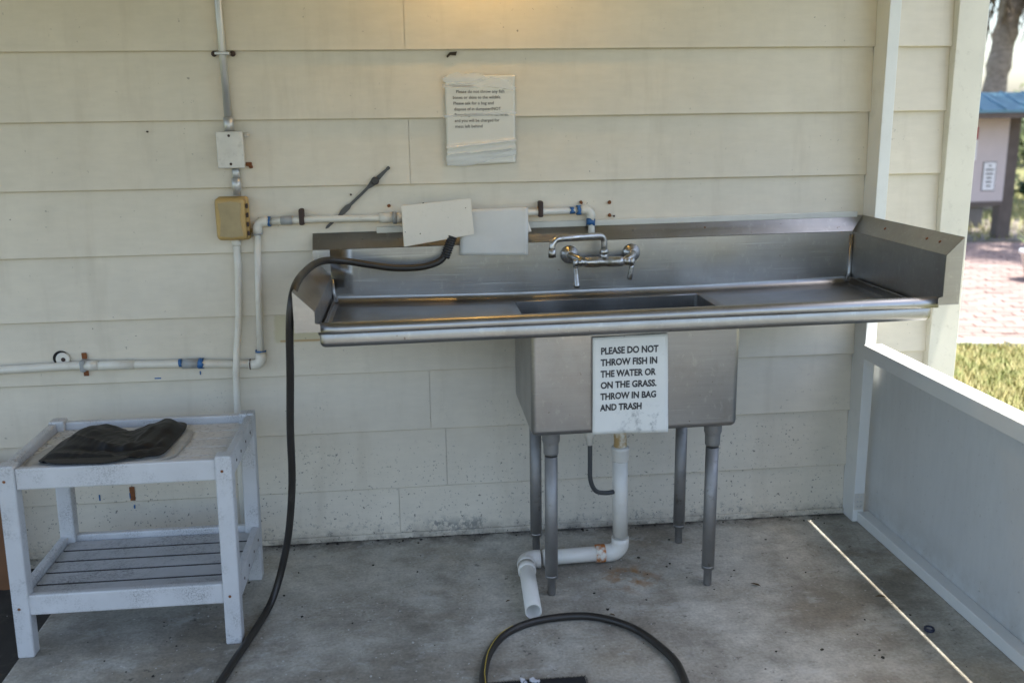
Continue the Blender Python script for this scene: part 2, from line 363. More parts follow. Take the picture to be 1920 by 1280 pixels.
def thing(name, label, cat, loc, group=None):
    o = bpy.data.objects.new(name, None); C.objects.link(o); o.location = loc; o['_o'] = tuple(loc); o.empty_display_size = .05
    o['label'] = label; o['category'] = cat
    if group: o['group'] = group
    return o
def tag(o, label, cat, group=None, kind=None):
    o['label'] = label; o['category'] = cat
    if group: o['group'] = group
    if kind: o['kind'] = kind
    return o
def struct(o): o['kind'] = 'structure'; return o
def arc(c, a, b, r, t0, t1, k=8):
    c, a, b = Vector(c), Vector(a), Vector(b)
    return [c+(a*math.cos(t0+(t1-t0)*i/k)+b*math.sin(t0+(t1-t0)*i/k))*r for i in range(k+1)]
def spline(P, k=8):
    P = [Vector(p) for p in P]; out = []
    for i in range(len(P)-1):
        p0, p1, p2, p3 = P[max(i-1, 0)], P[i], P[i+1], P[min(i+2, len(P)-1)]
        for j in range(k):
            t = j/k
            out.append(.5*((2*p1)+(p2-p0)*t+(2*p0-5*p1+4*p2-p3)*t*t+(3*p1-p0-3*p2+p3)*t**3))
    return out+[P[-1]]
def text_poly(body, size, bold=0.0, spacing=1.0):
    cu = bpy.data.curves.new('txt', 'FONT'); cu.body = body; cu.size = size; cu.offset = bold; cu.space_character = spacing; cu.resolution_u = 3
    o = bpy.data.objects.new('txt', cu); C.objects.link(o)
    me = o.evaluated_get(bpy.context.evaluated_depsgraph_get()).to_mesh()
    V = [tuple(v.co) for v in me.vertices]; F = [tuple(p.vertices) for p in me.polygons]
    o.to_mesh_clear(); bpy.data.objects.remove(o); bpy.data.curves.remove(cu); return V, F

# ================================================================== SETTING
GZ = -.12
g = G(); g.poly([(-300, -300, GZ), (300, -300, GZ), (300, 400, GZ), (-300, 400, GZ)]); struct(g.build('ground', 'lawn'))
# porch slab
g = G(); g.box(-.612, 2.13, -3.7, .02, GZ-.1, 0, .006); struct(g.build('concrete_floor', 'concrete'))
# earth beside the slab
g = G(); g.grid(lambda u, v: (-2.6+u*1.986, -3.7+v*3.72, -.045+.022*noise.noise(Vector((u*9, v*13, 0)))+.01*noise.noise(Vector((u*40, v*60, 3)))-(.0)), 70, 90)
struct(g.build('soil', 'soil'))
g = G(); g.box(-7, 7, -11, -3.71, GZ-.1, -.03, .006); struct(g.build('bounce_ground', 'bounce_mat'))  # unseen ground behind the camera, added to steer bounce light and steel reflections
# brick paving, bricks in running bond turned a little against the house
path = bpy.data.objects.new('path', None); C.objects.link(path); path.location = (5.5, 5.2, GZ); path['_o'] = (5.5, 5.2, GZ); path['kind'] = 'structure'
ang = math.radians(-14)
def P2(a, b): return (5.5+a*math.cos(ang)-b*math.sin(ang), 5.2+a*math.sin(ang)+b*math.cos(ang))
bl, bw = .205, .105
bricks = []
for j in range(-24, 25):
    for i in range(-16, 17):
        a = i*bl+(.5*bl if j % 2 else 0); b = j*bw; x, y = P2(a, b)
        bricks.append((x, y))
def seen(x, y):                # how far from the sight wedge past the house corner
    t = (y-(-3.087)); xl = .485+t*.625; xr = .485+t*.70
    return max(xl-x, 0, x-xr) + .02*t
bricks.sort(key=lambda q: seen(*q))
g = G(); g.box(-.0985, .0985, -.0485, .0485, -.05, .012, .006, 1); bp = g.build('brick', 'paver', path)
bp.location = (0, 0, 0)
for v in bp.data.vertices: v.co += Vector((5.5, 5.2, GZ))
first = True; rest = G()
for k, (x, y) in enumerate(bricks):
    dz = random.uniform(-.004, .005); rz = ang+random.uniform(-.02, .02)
    if k < 280:
        o = bp if first else bp.copy()
        if not first: C.objects.link(o); o.parent = path
        first = False
        o.location = (x-5.5, y-5.2, dz); o.rotation_euler = (random.uniform(-.012, .012), random.uniform(-.012, .012), rz)
    else:
        rest.box(-.0985, .0985, -.0485, .0485, -.05, .012, mat=Matrix.Translation((x, y, GZ+dz)) @ Matrix.Rotation(rz, 4, 'Z'))
o = rest.build('brick_field', 'paver', path); o['kind'] = 'stuff'
g = G(); q = [P2(-3.5, -2.6), P2(3.5, -2.6), P2(3.5, 2.6), P2(-3.5, 2.6)]; g.poly([(x, y, GZ+.004) for x, y in q]); g.build('bedding', 'sand', path)
for i in range(-9, 10):
    x, y = P2(i*.33, -2.68); g = G()
    g.box(-.15, .15, -.045, .045, -.05, .03, .012, 2, mat=Matrix.Translation((x, y, GZ+random.uniform(-.006, .006))) @ Matrix.Rotation(ang+random.uniform(-.05, .05), 4, 'Z'))
    g.build('edging_block', 'edging', path)
g = G(); g.poly([(6.2, 7.75, GZ+.006), (11, 6.9, GZ+.006), (12.5, 9.2, GZ+.006), (7.3, 9.9, GZ+.006)]); struct(g.build('bare_earth', 'dirt'))

# grass
g = G()
def blades(n, x0, x1, y0, y1, h, wd):
    for _ in range(n):
        x = random.uniform(x0, x1); y = random.uniform(y0, y1)
        cx, cy = x-5.5, y-5.2; b = -cx*math.sin(ang)+cy*math.cos(ang)
        a = cx*math.cos(ang)+cy*math.sin(ang)
        if abs(b) < 2.72 and abs(a) < 3.6: continue
        if x < 2.16 : continue
        t = random.uniform(0, 6.283); hh = h*random.uniform(.5, 1.3); l = random.uniform(.2, 1.0)*hh
        dx, dy = math.cos(t), math.sin(t); ax, ay = -dy*wd, dx*wd
        g.poly([(x-ax, y-ay, GZ-.003), (x+ax, y+ay, GZ-.003), (x+dx*l, y+dy*l, GZ+hh)])
blades(42000, 2.16, 5.2, -.9, 3.0, .05, .004); blades(9000, 6.5, 13, 7.6, 14, .10, .009)
tag(g.build('grass', 'grass', recalc=False), 'mown green grass between the half wall and the brick paving', 'grass', kind='stuff')

# ------------------------------------------------------------------ house wall with lap siding
house = thing('house', 'cream lap-sided house wall behind the steel sink', 'house', (0, .1, 0))
E_, Z1 = .2032, .1829
g = G(); g.box(-4.2, 2.335, .012, 5.5, -.12, 2.75); g.build('wall_core', 'siding', house)
def board(x0, x1, zb, dy=0.0, zt=None):
    zt = zb+E_+.028 if zt is None else zt
    yb, yt = -.0122+dy, .0035+dy
    nx = max(2, int((x1-x0)/.25)); ph = random.uniform(0, 50)
    g = G(); V = []
    for i in range(nx+1):
        x = x0+(x1-x0)*i/nx; wv = .0012*noise.noise(Vector((x*1.3, ph, 0))); wz = .0016*noise.noise(Vector((x*.9, ph, 7)))
        V.append([g.bm.verts.new(q) for q in ((x, yt+wv, zt), (x, yb+wv, zb+.002+wz), (x, yb+.002+wv, zb+wz), (x, yb+.0085+wv, zb+wz), (x, yt+.0085+wv, zt))])
    for i in range(nx):
        for k in range(5): g.bm.faces.new((V[i][k], V[i][(k+1) % 5], V[i+1][(k+1) % 5], V[i+1][k]))
    g.bm.faces.new(V[0]); g.bm.faces.new(V[-1][::-1])
    return g.build('siding_board', 'siding', house)
joints = {0: [.41], 1: [-.93, .575], 2: [.526], 3: [-.586], 4: [1.35], 5: [-1.2], 6: [.488], 7: [], 8: [.486], 9: [1.1], 10: [-.4]}
for k in range(0, 11):
    zb = .006 if k == 0 else Z1+(k-1)*E_
    xs = [-4.2]+joints.get(k, [])+[1.9895]
    for a, b in zip(xs, xs[1:]):
        board(a+(0 if a < -4 else .0001 if a == -.586 else .0006), b-(0 if b > 1.98 else .0001 if b == -.586 else .0006), zb, random.uniform(-.0008, .0008), (Z1+.028) if k == 0 else None)
    board(2.0285, 2.2500, zb, 0, (Z1+.028) if k == 0 else None)
g = G(); g.box(-4.2, 1.9893, -.021, -.0128, .002, .022, .003); g.build('base_strip', 'siding', house)
g = G(); g.box(2.2505, 2.352, -.034, .004, -.1, 2.7, .003); g.build('corner_trim', 'post', house)
g = G(); g.box(2.336, 2.352, .0045, .10, -.1, 2.7, .003); g.build('corner_trim', 'post', house)
# porch roof: soffit, edge board, beam, shingles
g = G(); xe0, xe1 = 2.3405, 2.3416
g.prism([(-2.2, -.02, 2.35), (xe0, -.02, 2.35), (xe0+(xe1-xe0)*3.2, -3.30, 2.35), (-2.2, -3.30, 2.35)], (0, 0, .03)); g.build('soffit', 'ceiling', house)
g = G(); g.prism([(-2.3, .3, 2.62), (2.30, .3, 2.62), (2.30, -3.36, 2.43), (-2.3, -3.36, 2.43)], (0, 0, .04)); g.build('porch_roof', 'shingle', house)
g = G(); g.box(-2.2, 2.09, -3.28, -3.19, 2.19, 2.348, .004); g.build('beam', 'white_paint', house)
g = G(); g.prism([(-4.6, -.15, 2.70), (2.72, -.15, 2.70), (2.72, 2.7, 3.9), (-4.6, 2.7, 3.9)], (0, 0, .08)); g.prism([(-4.6, 2.7, 3.9), (2.72, 2.7, 3.9), (2.72, 5.7, 2.6), (-4.6, 5.7, 2.6)], (0, 0, .08)); g.build('house_roof', 'shingle', house)
# nails, stains and scraps on the boards
def ydisc(x, z, r, y, mat, name, k=9, jag=.25):
    g = G(); pts = [(x+r*math.cos(t*6.283/k)*(1+random.uniform(-jag, jag)), y, z+r*math.sin(t*6.283/k)*(1+random.uniform(-jag, jag))) for t in range(k)]
    g.prism(pts, (0, .006, 0)); return g.build(name, mat, house)
for x, z, r in ((.417, 1.133, .0055), (1.033, 1.130, .0055), (1.127, 1.128, .006), (1.128, 1.086, .006), (.525, 1.136, .004), (1.142, 1.083, .003), (-.001, 1.262, .006), (-.30, 1.372, .003), (.30, 1.17, .003)):
    ydisc(x, z, r, -.0135, 'rust' if r > .0045 else 'dark', 'nail_head')
g = G(); g.prism([(.612, -.0105, 1.586), (.622, -.0105, 1.597), (.645, -.0105, 1.599), (.641, -.0105, 1.587), (.624, -.0105, 1.589), (.614, -.0105, 1.580)], (0, .004, 0)); g.build('paint_chip_scar', 'darkfleck', house)
g = G(); g.box(-.469, -.452, -.0135, -.008, .187, .235, .002); o = g.build('rusty_strap', 'rust', house); o['label'] = 'rusty orange strap end on the wall'
for x, z, h in ((-.567, .203, .02), (-.47, .205, .018), (-.352, .600, .004), (-.21, .612, .012), (-.46, .165, .012)):
    g = G(); g.box(x, x+(.004 if h > .005 else .02), -.0135, -.009, z-h/2, z+h/2); g.build('primer_drip', 'blue', house)

# ------------------------------------------------------------------ half wall and porch posts
hw = thing('half_wall', 'low grey panel half wall with white cap along the right side', 'half wall', (2.03, -1.3, 0))
g = G(); g.box(1.990, 2.028, -.090, .0, .0, 2.349, .002); g.build('post', 'white_paint', hw)
g = G(); g.box(1.985, 2.048, -3.19, -.0905, .591, .641, .003); g.build('top_rail', 'white_paint', hw)
g = G(); g.box(2.005, 2.0475, -3.19, -.0905, .001, .038, .003); g.build('bottom_plate', 'white_paint', hw)
g = G(); g.box(2.048, 2.060, -3.19, -.04, -.02, .60); g.build('panel', 'panel', hw)
for y in (-.35, -.75, -1.15, -1.6):
    for z in (.075, .33, .565):
        g = G(); g.lathe((2.0479, y+random.uniform(-.02, .02), z+random.uniform(-.01, .01)), (-1, 0, 0), [(0, .0036), (.0012, .003)], 8); g.build('nail_head', 'rust' if random.random() < .4 else 'panel', hw)
br = G(); br.box(1.9915, 2.0265, -.0925, -.0902, .045, .105, .0008); b_ = br.build('bracket', 'boxmetal', hw)
for dx in (.008, .020):
    for dz in (.012, .03, .048):
        g = G(); g.lathe((1.995+dx, -.0926, .045+dz), (0, -1, 0), [(0, .003), (.0018, .0025)], 8); g.build('screw', 'conduit', b_)
for x in (2.02, -2.1):
    g = G(); g.box(x-.045, x+.045, -3.275, -3.195, -.0 if x > 0 else -.12, 2.189, .004)
    tag(g.build('porch_post', 'white_paint'), 'square white porch post under the roof beam, '+('right end' if x > 0 else 'left end'), 'post', 'porch posts')

# ================================================================== SINK
sink = thing('utility_sink', 'long stainless steel sink with drainboards and one deep bowl', 'sink', (1.08, -.32, 0))
def TZ(x, y, z): return Vector((x, y, z+.0085*(x-.2)))
def tp(L): return [TZ(*p) for p in L]
XL, XLi, XR, XRi = .175, .228, 1.985, 1.937
YF = -.615
def dz_deck(x): return .824 + .010*max(0, (.80-x)/.57, (x-1.4)/.54)
# back ledge (sloping return) and back panel with its cove
g = G()
g.strip(tp([(XL, -.016, 1.052), (XL, -.05, 1.004)]), tp([(XR, -.016, 1.052), (XRi, -.05, 1.004)]), False)
g.build('back_ledge', 'steel', sink, solid=.0016)
g = G()
xs = [XLi+(XRi-XLi)*i/24 for i in range(25)]
def backprof(x):
    zd = dz_deck(x); r = .022
    return [(x, -.0505, 1.003), (x, -.0505, .92)]+[(x, -.0505-r+r*math.cos(t), zd+r-r*math.sin(t)) for t in [i*math.pi/2/7 for i in range(8)]]
for a, b in zip(xs, xs[1:]): g.strip(tp(backprof(a)), tp(backprof(b)))
g.strip(tp([(XL, -.0505, 1.003), (XL, -.0505, .972), (XLi, -.0505, .92)]), tp([(XLi, -.0505, 1.003), (XLi, -.0505, .972), (XLi, -.0505, .92)]), False)
g.build('backsplash', 'steel', sink, solid=.0014, merge=True, wn=True)
# side splashes
YS = YF-.007
def side(xo, xi, zt, sgn):
    g = G(); zi = zt-abs(xo-xi); r = .02; ys = [(-.0505-.002), YS]
    if sgn > 0: g.strip(tp([(xo, -.016, zt), (xi, -.05, zi)]), tp([(xo, YS, zt), (xi, YS, zi)]), False)
    else: g.strip(tp([(xo, -.0525, zt), (xi, -.0525, zi)]), tp([(xo, YS, zt), (xi, YS, zi)]), False)
    def pr(y):
        zd = dz_deck(xi)+(0 if y > -.55 else 0)
        return [(xi, y, zi-.0005), (xi, y, .9)]+[(xi-sgn*(r-r*math.cos(t)), y, zd+r-r*math.sin(t)) for t in [i*math.pi/2/6 for i in range(7)]]
    Y = [-.052-.506*i/6 for i in range(7)]; g.strip(tp([(xi, -.558, zi-.0005), (xi, -.558, .9), (xi, -.558, .868)]), tp([(xi, YS, zi-.0005), (xi, YS, .9), (xi, YS, .868)]), False)
    for a, b in zip(Y, Y[1:]): g.strip(tp(pr(a)), tp(pr(b)))
    o = g.build('side_splash', 'steel', sink, solid=.0014, merge=True, wn=True)
    zb = .866; ye = YS-.0012; xn = xi-sgn*.013
    g = G(); g.prism(tp([(xo, ye, zt), (xi, ye, zi), (xi, ye, .889), (xn, ye, .886), (xn, ye, zb), (xo, ye, zb)]), (0, .0022, 0)); g.build('end_plate', 'steel', sink)
    g = G(); g.strip(tp([(xo, ye+.003, zt), (xo, ye+.003, zb)]), tp([(xo, ye+.04, zt), (xo, ye+.04, zb)]), False); g.build('end_return', 'steel', sink, solid=.0014)
    return o
side(XL, XLi, .974, -1); side(XR, XRi, 1.052, 1)
# weld bead at each inner back corner
for xi, sgn, zt in ((XLi, -1, .91), (XRi, 1, .995)):
    g = G(); g.tube(tp([(xi-sgn*.004, -.0545, zt), (xi-sgn*.005, -.056, .87), (xi-sgn*.012, -.064, .838)]), [.005, .007, .008], 10); g.build('corner_weld', 'steel', sink)
# deck: profile front to back; drainboards left and right, front and back strips round the bowl
BX0, BX1, BY0, BY1 = .802, 1.398, -.53, -.112
def deckz(x, y): return dz_deck(x)+.003*math.sin((y+.3)*6)*0
def drain(x0, x1):
    g = G(); g.grid(lambda u, v: TZ(x0+(x1-x0)*u, -.0725+(-.556+.0725)*v, deckz(x0+(x1-x0)*u, 0)), 16, 6)
    return g.build('drainboard', 'steel', sink, solid=.0014)
drain(XLi+.02, BX0); drain(BX1, XRi-.02)
g = G(); g.grid(lambda u, v: TZ(BX0+(BX1-BX0)*u, -.0725+(BY1+.0725)*v, .824), 6, 1); g.build('deck_strip', 'steel', sink, solid=.0014)
g = G(); g.grid(lambda u, v: TZ(BX0+(BX1-BX0)*u, BY0+(-.556-BY0)*v, .824), 6, 1)
g.build('deck_strip', 'steel', sink, solid=.0014)
def rimprof(x):
    zd = dz_deck(x); L = [(x, -.556, zd)]
    L += [(x, -.556-.022*math.sin(t), zd+.022-.022*math.cos(t)) for t in [i*math.pi/2/5 for i in range(1, 6)]]
    L += [(x, -.578, .862), (x, -.5805, .868)]
    L += [(x, -.5995-.019*math.cos(t), .868+.0175*math.sin(t)) for t in [-.0+math.pi-(i*math.pi/8) for i in range(9)][::1]] if False else []
    L += [(x, -.599+.019*math.cos(t), .868+.017*math.sin(t)) for t in [i*math.pi/10 for i in range(11)]]
    L += [(x, -.618, .861), (x, -.616, .858), (x, -.609, .857), (x, -.590, .8572), (x, -.5815, .860)]
    return L
g = G(); xs = [XLi+.008+(XRi-XLi-.016)*i/30 for i in range(31)]
R_ = [[g.bm.verts.new(TZ(*p)) for p in rimprof(x)] for x in xs]
for A, B in zip(R_, R_[1:]):
    for i in range(len(A)-1):
        f = g.bm.faces.new((A[i], A[i+1], B[i+1], B[i])); f.smooth = True
for A in (R_[0], R_[-1]): g.bm.faces.new(A[7:])
g.build('rolled_rim', 'steel', sink, solid=.0014)
def plan():
    r = .016; L = [((.236, -.09), (-1, 0)), ((.236, -.3), (-1, 0))]
    L += [((.236+r-r*math.cos(t), -.607+r-r*math.sin(t)), (-math.cos(t), -math.sin(t))) for t in [i*math.pi/2/6 for i in range(7)]]
    L += [((.236+r+(1.920-.236-2*r)*i/20, -.607), (0, -1)) for i in range(1, 20)]
    L += [((1.920-r+r*math.sin(t), -.607+r-r*math.cos(t)), (math.sin(t), -math.cos(t))) for t in [i*math.pi/2/6 for i in range(7)]]
    return L+[((1.920, -.3), (1, 0)), ((1.920, -.09), (1, 0))]
ra = .014; prof = [(.8585, .0025), (.855, 0), (.833, -.0)]+[(.833-ra*math.sin(t), ra*(1-math.cos(t))) for t in [i*math.pi/2/6 for i in range(1, 7)]]
g = G(); rows = [[g.bm.verts.new(TZ(p[0]-q[0]*d, p[1]-q[1]*d, z)) for z, d in prof] for p, q in plan()]
for A, B in zip(rows, rows[1:]):
    for i in range(len(prof)-1): g.bm.faces.new((A[i], A[i+1], B[i+1], B[i])).smooth = True
g.build('apron', 'steel', sink, solid=.0015)
# bowl
g = G(); g.box(BX0, BX1, BY0, BY1, .515, .90, .016, 4, fn=lambda x, y, z: TZ(x, y, z))
bmesh.ops.bisect_plane(g.bm, geom=list(g.bm.verts)+list(g.bm.edges)+list(g.bm.faces), plane_co=(1.1, -.3, .8315), plane_no=(-.0085, 0, 1), clear_outer=True)
for f in g.bm.faces: f.smooth = True
bowl = g.build('bowl', 'steel', sink, solid=.0016, wn=True)
g = G(); g.grid(lambda u, v: TZ(.252+(BX0-.252)*u, -.592+.5*v, .8188), 4, 2); g.grid(lambda u, v: TZ(BX1+(1.904-BX1)*u, -.592+.5*v, .8188), 4, 2); g.grid(lambda u, v: TZ(BX0+(BX1-BX0)*u, -.592+(BY0+.592)*v, .8188), 4, 1)
g.build('underside', 'steel', sink, solid=.0015)
g = G(); g.lathe(TZ(1.115, -.28, .4985), (0, 0, 1), [(0, .03), (.014, .045), (.0155, .045)], 20); dr = g.build('drain_fitting', 'tube', sink)
g = G(); g.box(.98, 1.06, -.40, -.34, .500, .5145, .004, 2, fn=lambda x, y, z: TZ(x, y, z)); g.build('overflow_plate', 'tube', sink)
# legs
for x, y in ((.865, -.472), (1.347, -.472), (.858, -.170), (1.341, -.170)):
    zb = .515+.0085*(x-.2); g = G(); g.tube([(x, y, zb-.08), (x, y, .055)], .0192, 20); leg = g.build('leg', 'tube', sink)
    g = G(); g.lathe((x, y, zb+.004), (0, 0, -1), [(0, .029), (.008, .0265), (.035, .0262), (.042, .0235), (.048, .0225), (.072, .0222), (.078, .0208), (.078, .02)], 20); g.build('socket', 'tube', leg)
    g = G(); g.lathe((x, y, 0), (0, 0, 1), [(0, .0115), (.004, .0125), (.054, .0125), (.056, .0185), (.066, .0196), (.066, .019)], 20); g.build('foot', 'tube', leg)
# screws on ledge
for x in (.215, .262, .33, .98, 1.035, 1.165, 1.2, 1.44, 1.60, 1.73):
    g = G(); c_ = TZ(x, -.030+random.uniform(-.004, .006), 1.030); nn = Vector((0, -.816, .577)); g.lathe(c_+nn*-.001, nn, [(0, .004), (.0026, .003)], 8); g.build('screw', 'rust' if random.random() < .6 else 'tube', sink)
for y in (-.22, -.47, -.54):
    g = G(); nn = Vector((-.7, 0, .7)); g.lathe(TZ(1.962, y, 1.030)-nn*.001, nn, [(0, .005), (.0026, .004)], 8); g.build('screw', 'rust', sink)
g = G(); g.box(XL+.2, XR-.02, -.0215, -.0125, 1.046, 1.066, .003, 2, fn=lambda x, y, z: TZ(x, y, z)); g.build('caulk_bead', 'caulk', sink)
# faucet
FY = -.125; FZ = .952
g = G(); g.lathe((1.003, FY, FZ), (1, 0, 0), [(0, .009), (.002, .0135), (.012, .0135), (.013, .0115), (.022, .0115), (.023, .0155), (.03, .017), (.06, .0178), (.078, .0150), (.083, .0148), (.088, .0150), (.106, .0172), (.135, .0165), (.143, .0150), (.144, .0115), (.153, .0115), (.154, .0130), (.165, .0130), (.167, .009)], 24)
g.lathe((1.087, FY, FZ+.008), (0, 0, 1), [(0, .013), (.014, .013), (.016, .0115), (.022, .0115)], 20)
fau = g.build('faucet', 'chrome', sink); fau['label'] = 'wall mounted chrome faucet with limescale'
for xf, xb in ((.988, 1.028), (1.191, 1.148)):
    zf = .968; g = G(); g.lathe((xf, -.0515, zf), (0, -1, 0), [(0, .029), (.004, .029), (.010, .025), (.018, .014), (.019, .013)], 28); g.build('flange', 'chrome', fau)
    g = G(); g.tube(spline([(xf, -.066, zf), (xf+(xb-xf)*.1, -.095, zf-.001), (xf+(xb-xf)*.55, -.118, zf-.008), (xb, FY, FZ)], 5), [.0115]*6+[.0125]*10, 16); g.build('inlet_arm', 'chrome', fau)
for xh, ln, dy in ((.996, .066, -.022), (1.177, .048, .006)):
    g = G(); g.lathe((xh, FY, FZ+.010), (0, 0, -1), [(0, .006), (.002, .0092), (.017, .0092), (.019, .008), (.024, .007)], 16)
    q0 = Vector((xh, FY, FZ-.012)); q1 = Vector((xh+(.001 if dy < 0 else -.006), FY+dy, FZ-.012-ln))
    g.tube([q0, q0.lerp(q1, .15), q0.lerp(q1, .5), q0.lerp(q1, .88), q0.lerp(q1, .97), q1], [.006, .0074, .0080, .0098, .0092, .004], 12); g.build('lever_handle', 'chrome', fau)
sx, sy, sz = 1.087, FY, FZ+.028
SP = [(sx, sy, sz), (sx, sy, sz+.03)]
ex, ey = .908, -.215; d = Vector((ex-sx, ey-sy, 0)); Ld = d.length; d.normalize()
top = 1.036
SP += [Vector((sx, sy, top-.022))+d*.022*(1-math.cos(t))+Vector((0, 0, .022*math.sin(t))) for t in [i*math.pi/2/6 for i in range(7)]]
SP += [Vector((sx, sy, top+.002))+d*(Ld*.5)]
SP += [Vector((sx, sy, top+.002-.024))+d*(Ld-.024+.024*math.sin(t))+Vector((0, 0, .024*math.cos(t))) for t in [i*math.pi/2/6 for i in range(7)]]
SP += [Vector((ex, ey, top-.030))]
g = G(); g.tube(SP, .0098, 16); sp = g.build('spout', 'chrome', fau)
g = G(); g.lathe((ex, ey, top-.028), (0, 0, -1), [(0, .0098), (.001, .0118), (.024, .0118), (.025, .009)], 16); g.build('aerator', 'chrome', sp)
g = G(); g.lathe((sx, sy, sz-.004), (0, 0, 1), [(0, .012), (.003, .0142), (.014, .0142), (.017, .0105)], 8); g.build('collar_nut', 'chrome', sp)

# ================================================================== PIPES AND BOXES ON THE WALL
PY = -.030
wp = thing('water_pipe', 'cream plastic water pipe stepping up the wall to the sink', 'pipe', (-.01, PY, .63))
def run(pts, r, name='pipe', mat='pvc', parent=wp, seg=14): g = G(); g.tube(pts, r, seg); return g.build(name, mat, parent)
run([(-1.6, PY, .650), (-.80, PY, .651), (-.60, PY, .656), (-.50, PY, .654), (-.28, PY, .650), (-.03, PY, .640)], .0132)
run([(-.012, PY, .655), (-.004, PY, .85), (.007, PY, 1.075)], .0107)
run([(.03, PY, 1.094), (.2, PY, 1.098), (.45, PY, 1.096), (.7, PY, 1.101), (1.04, PY, 1.107)], .0107)
run([(1.062, PY, 1.085), (1.063, PY-.004, 1.045), (1.063, PY-.006, 1.02)], .0107)
def elbow(c, a, b, r, R=.02, mat='pvc', parent=wp):
    c, a, b = Vector(c), Vector(a), Vector(b); g = G()
    pts = [c+a*(R+.018), c+a*R]+[c+a*R+b*R-(b*math.cos(t)+a*math.sin(t))*R for t in [i*math.pi/2/7 for i in range(8)]][1:-1]+[c+b*R, c+b*(R+.018)]
    g.tube(pts, r, 16); return g.build('elbow', mat, parent)
elbow((-.012, PY, .638), (-1, 0, 0), (0, 0, 1), .0165); elbow((.008, PY, 1.094), (0, 0, -1), (1, 0, 0), .0148); elbow((1.062, PY, 1.107), (-1, 0, 0), (0, 0, -1), .0148)
def sleeve(x, z, ln, r, mat, nm='coupling'): g = G(); g.lathe((x-ln/2, PY, z), (1, 0, 0), [(0, r-.003), (0, r), (ln, r), (ln, r-.003)], 18); return g.build(nm, mat, wp)
sleeve(.099, 1.0962, .036, .0135, 'coupling'); sleeve(-.231, .6485, .052, .0158, 'coupling')
sleeve(-.47, .6535, .13, .0152, 'pvc'); sleeve(-.535, .6548, .04, .0162, 'pvc')
sleeve(.408, 1.0966, .042, .0152, 'pvc_white'); sleeve(.434, 1.0965, .012, .0195, 'coupling', 'union_nut'); sleeve(.447, 1.0965, .016, .016, 'pvc')
for x, z in ((.146, 1.098), (.898, 1.105)):
    g = G(); g.box(x-.008, x+.008, -.0455, -.012, z-.017, z+.034, .005, 2); g.build('pipe_clamp', 'dark', wp)
g = G(); g.box(-.569, -.551, -.046, -.012, .636, .674, .006, 2); cl = g.build('pipe_clamp', 'coupling', wp)
for dz in (-.028, .028): g = G(); g.box(-.568, -.552, -.016, -.0115, .655+dz-.010, .655+dz+.010, .002); g.build('clamp_ear', 'rust', cl)
def band(c, ax, r, wd, mat='blue', k0=0, k1=16):
    c, ax = Vector(c), Vector(ax).normalized(); ref = Vector((0, -1, 0)); b = ax.cross(ref); g = G(); pr = []
    for k in range(k0, k1+1):
        t = 2*math.pi*k/16-math.pi; jag = random.uniform(.4, 1.3); pr.append((c+(ref*math.cos(t)+b*math.sin(t))*r-ax*wd*.5*jag, c+(ref*math.cos(t)+b*math.sin(t))*r+ax*wd*.5*random.uniform(.4, 1.3)))
    g.strip([p[0] for p in pr], [p[1] for p in pr]); return g.build('primer_mark', mat, wp, solid=.0008)
band((.046, PY, 1.0945), (1, 0, 0), .0155, .008); band((-.010, PY, .682), (0, 0, 1), .0172, .005, k1=13); band((.007, PY, 1.057), (0, 0, 1), .0155, .006, 'coupling')
band((-.262, PY, .6490), (1, 0, 0), .0160, .010, k0=2, k1=9); band((-.198, PY, .6483), (1, 0, 0), .0170, .018); band((1.022, PY, 1.107), (1, 0, 0), .0155, .015); band((1.000, PY, 1.1065), (1, 0, 0), .0112, .016, k0=3, k1=11); band((1.0625, PY, 1.068), (0, 0, 1), .0154, .022, k0=2, k1=10); band((-.045, PY, .639), (1, 0, 0), .0170, .004, 'dark')
# grey conduit, boxes
ec = thing('electrical_conduit', 'thin grey metal conduit running down from the top edge', 'conduit', (-.056, -.02, 1.38))
g = G(); g.tube([(-.058, -.026, 2.34), (-.0575, -.026, 1.7), (-.055, -.026, 1.40)], .0112, 14); g.build('tube', 'conduit', ec)
g = G(); g.lathe((-.055, -.026, 1.412), (0, 0, -1), [(0, .0115), (0, .0150), (.044, .0150)], 16); g.build('connector', 'conduit', ec)
g = G(); g.box(-.0785, -.035, -.0385, -.012, 1.592, 1.602, .003); st = g.build('strap', 'conduit', ec)
for dx in (-.084, -.0295): g = G(); g.lathe((dx, -.011, 1.597), (0, -1, 0), [(0, .009), (.005, .0085), (.008, .004)], 10); g.build('strap_screw', 'dark', st)
jb = thing('junction_box', 'white rectangular metal junction box above the tan box', 'junction box', (-.053, -.03, 1.262))
g = G(); g.box(-.088, -.016, -.045, -.011, 1.264, 1.366, .004); g.build('body', 'boxmetal', jb)
g = G(); g.box(-.093, -.012, -.0505, -.0452, 1.260, 1.370, .003); cv = g.build('cover', 'boxmetal', jb)
for z in (1.273, 1.357): g = G(); g.lathe((-.0535, -.0505, z), (0, -1, 0), [(0, .0042), (.002, .0036)], 10); g.build('screw', 'dark', cv)
g = G(); g.box(-.0155, .003, -.015, -.0105, 1.264, 1.276, .002); g.build('mounting_ear', 'rust', jb)
g = G(); g.box(-.0155, -.001, -.015, -.0105, 1.352, 1.364, .002); g.build('mounting_ear', 'boxmetal', jb)
cn = thing('conduit_nipple', 'short grey conduit coupling between white box and tan box', 'conduit', (-.044, -.028, 1.178))
g = G(); g.lathe((-.0445, -.028, 1.262), (0, 0, -1), [(0, .0115), (.034, .0115)], 16); g.build('tube', 'conduit', cn)
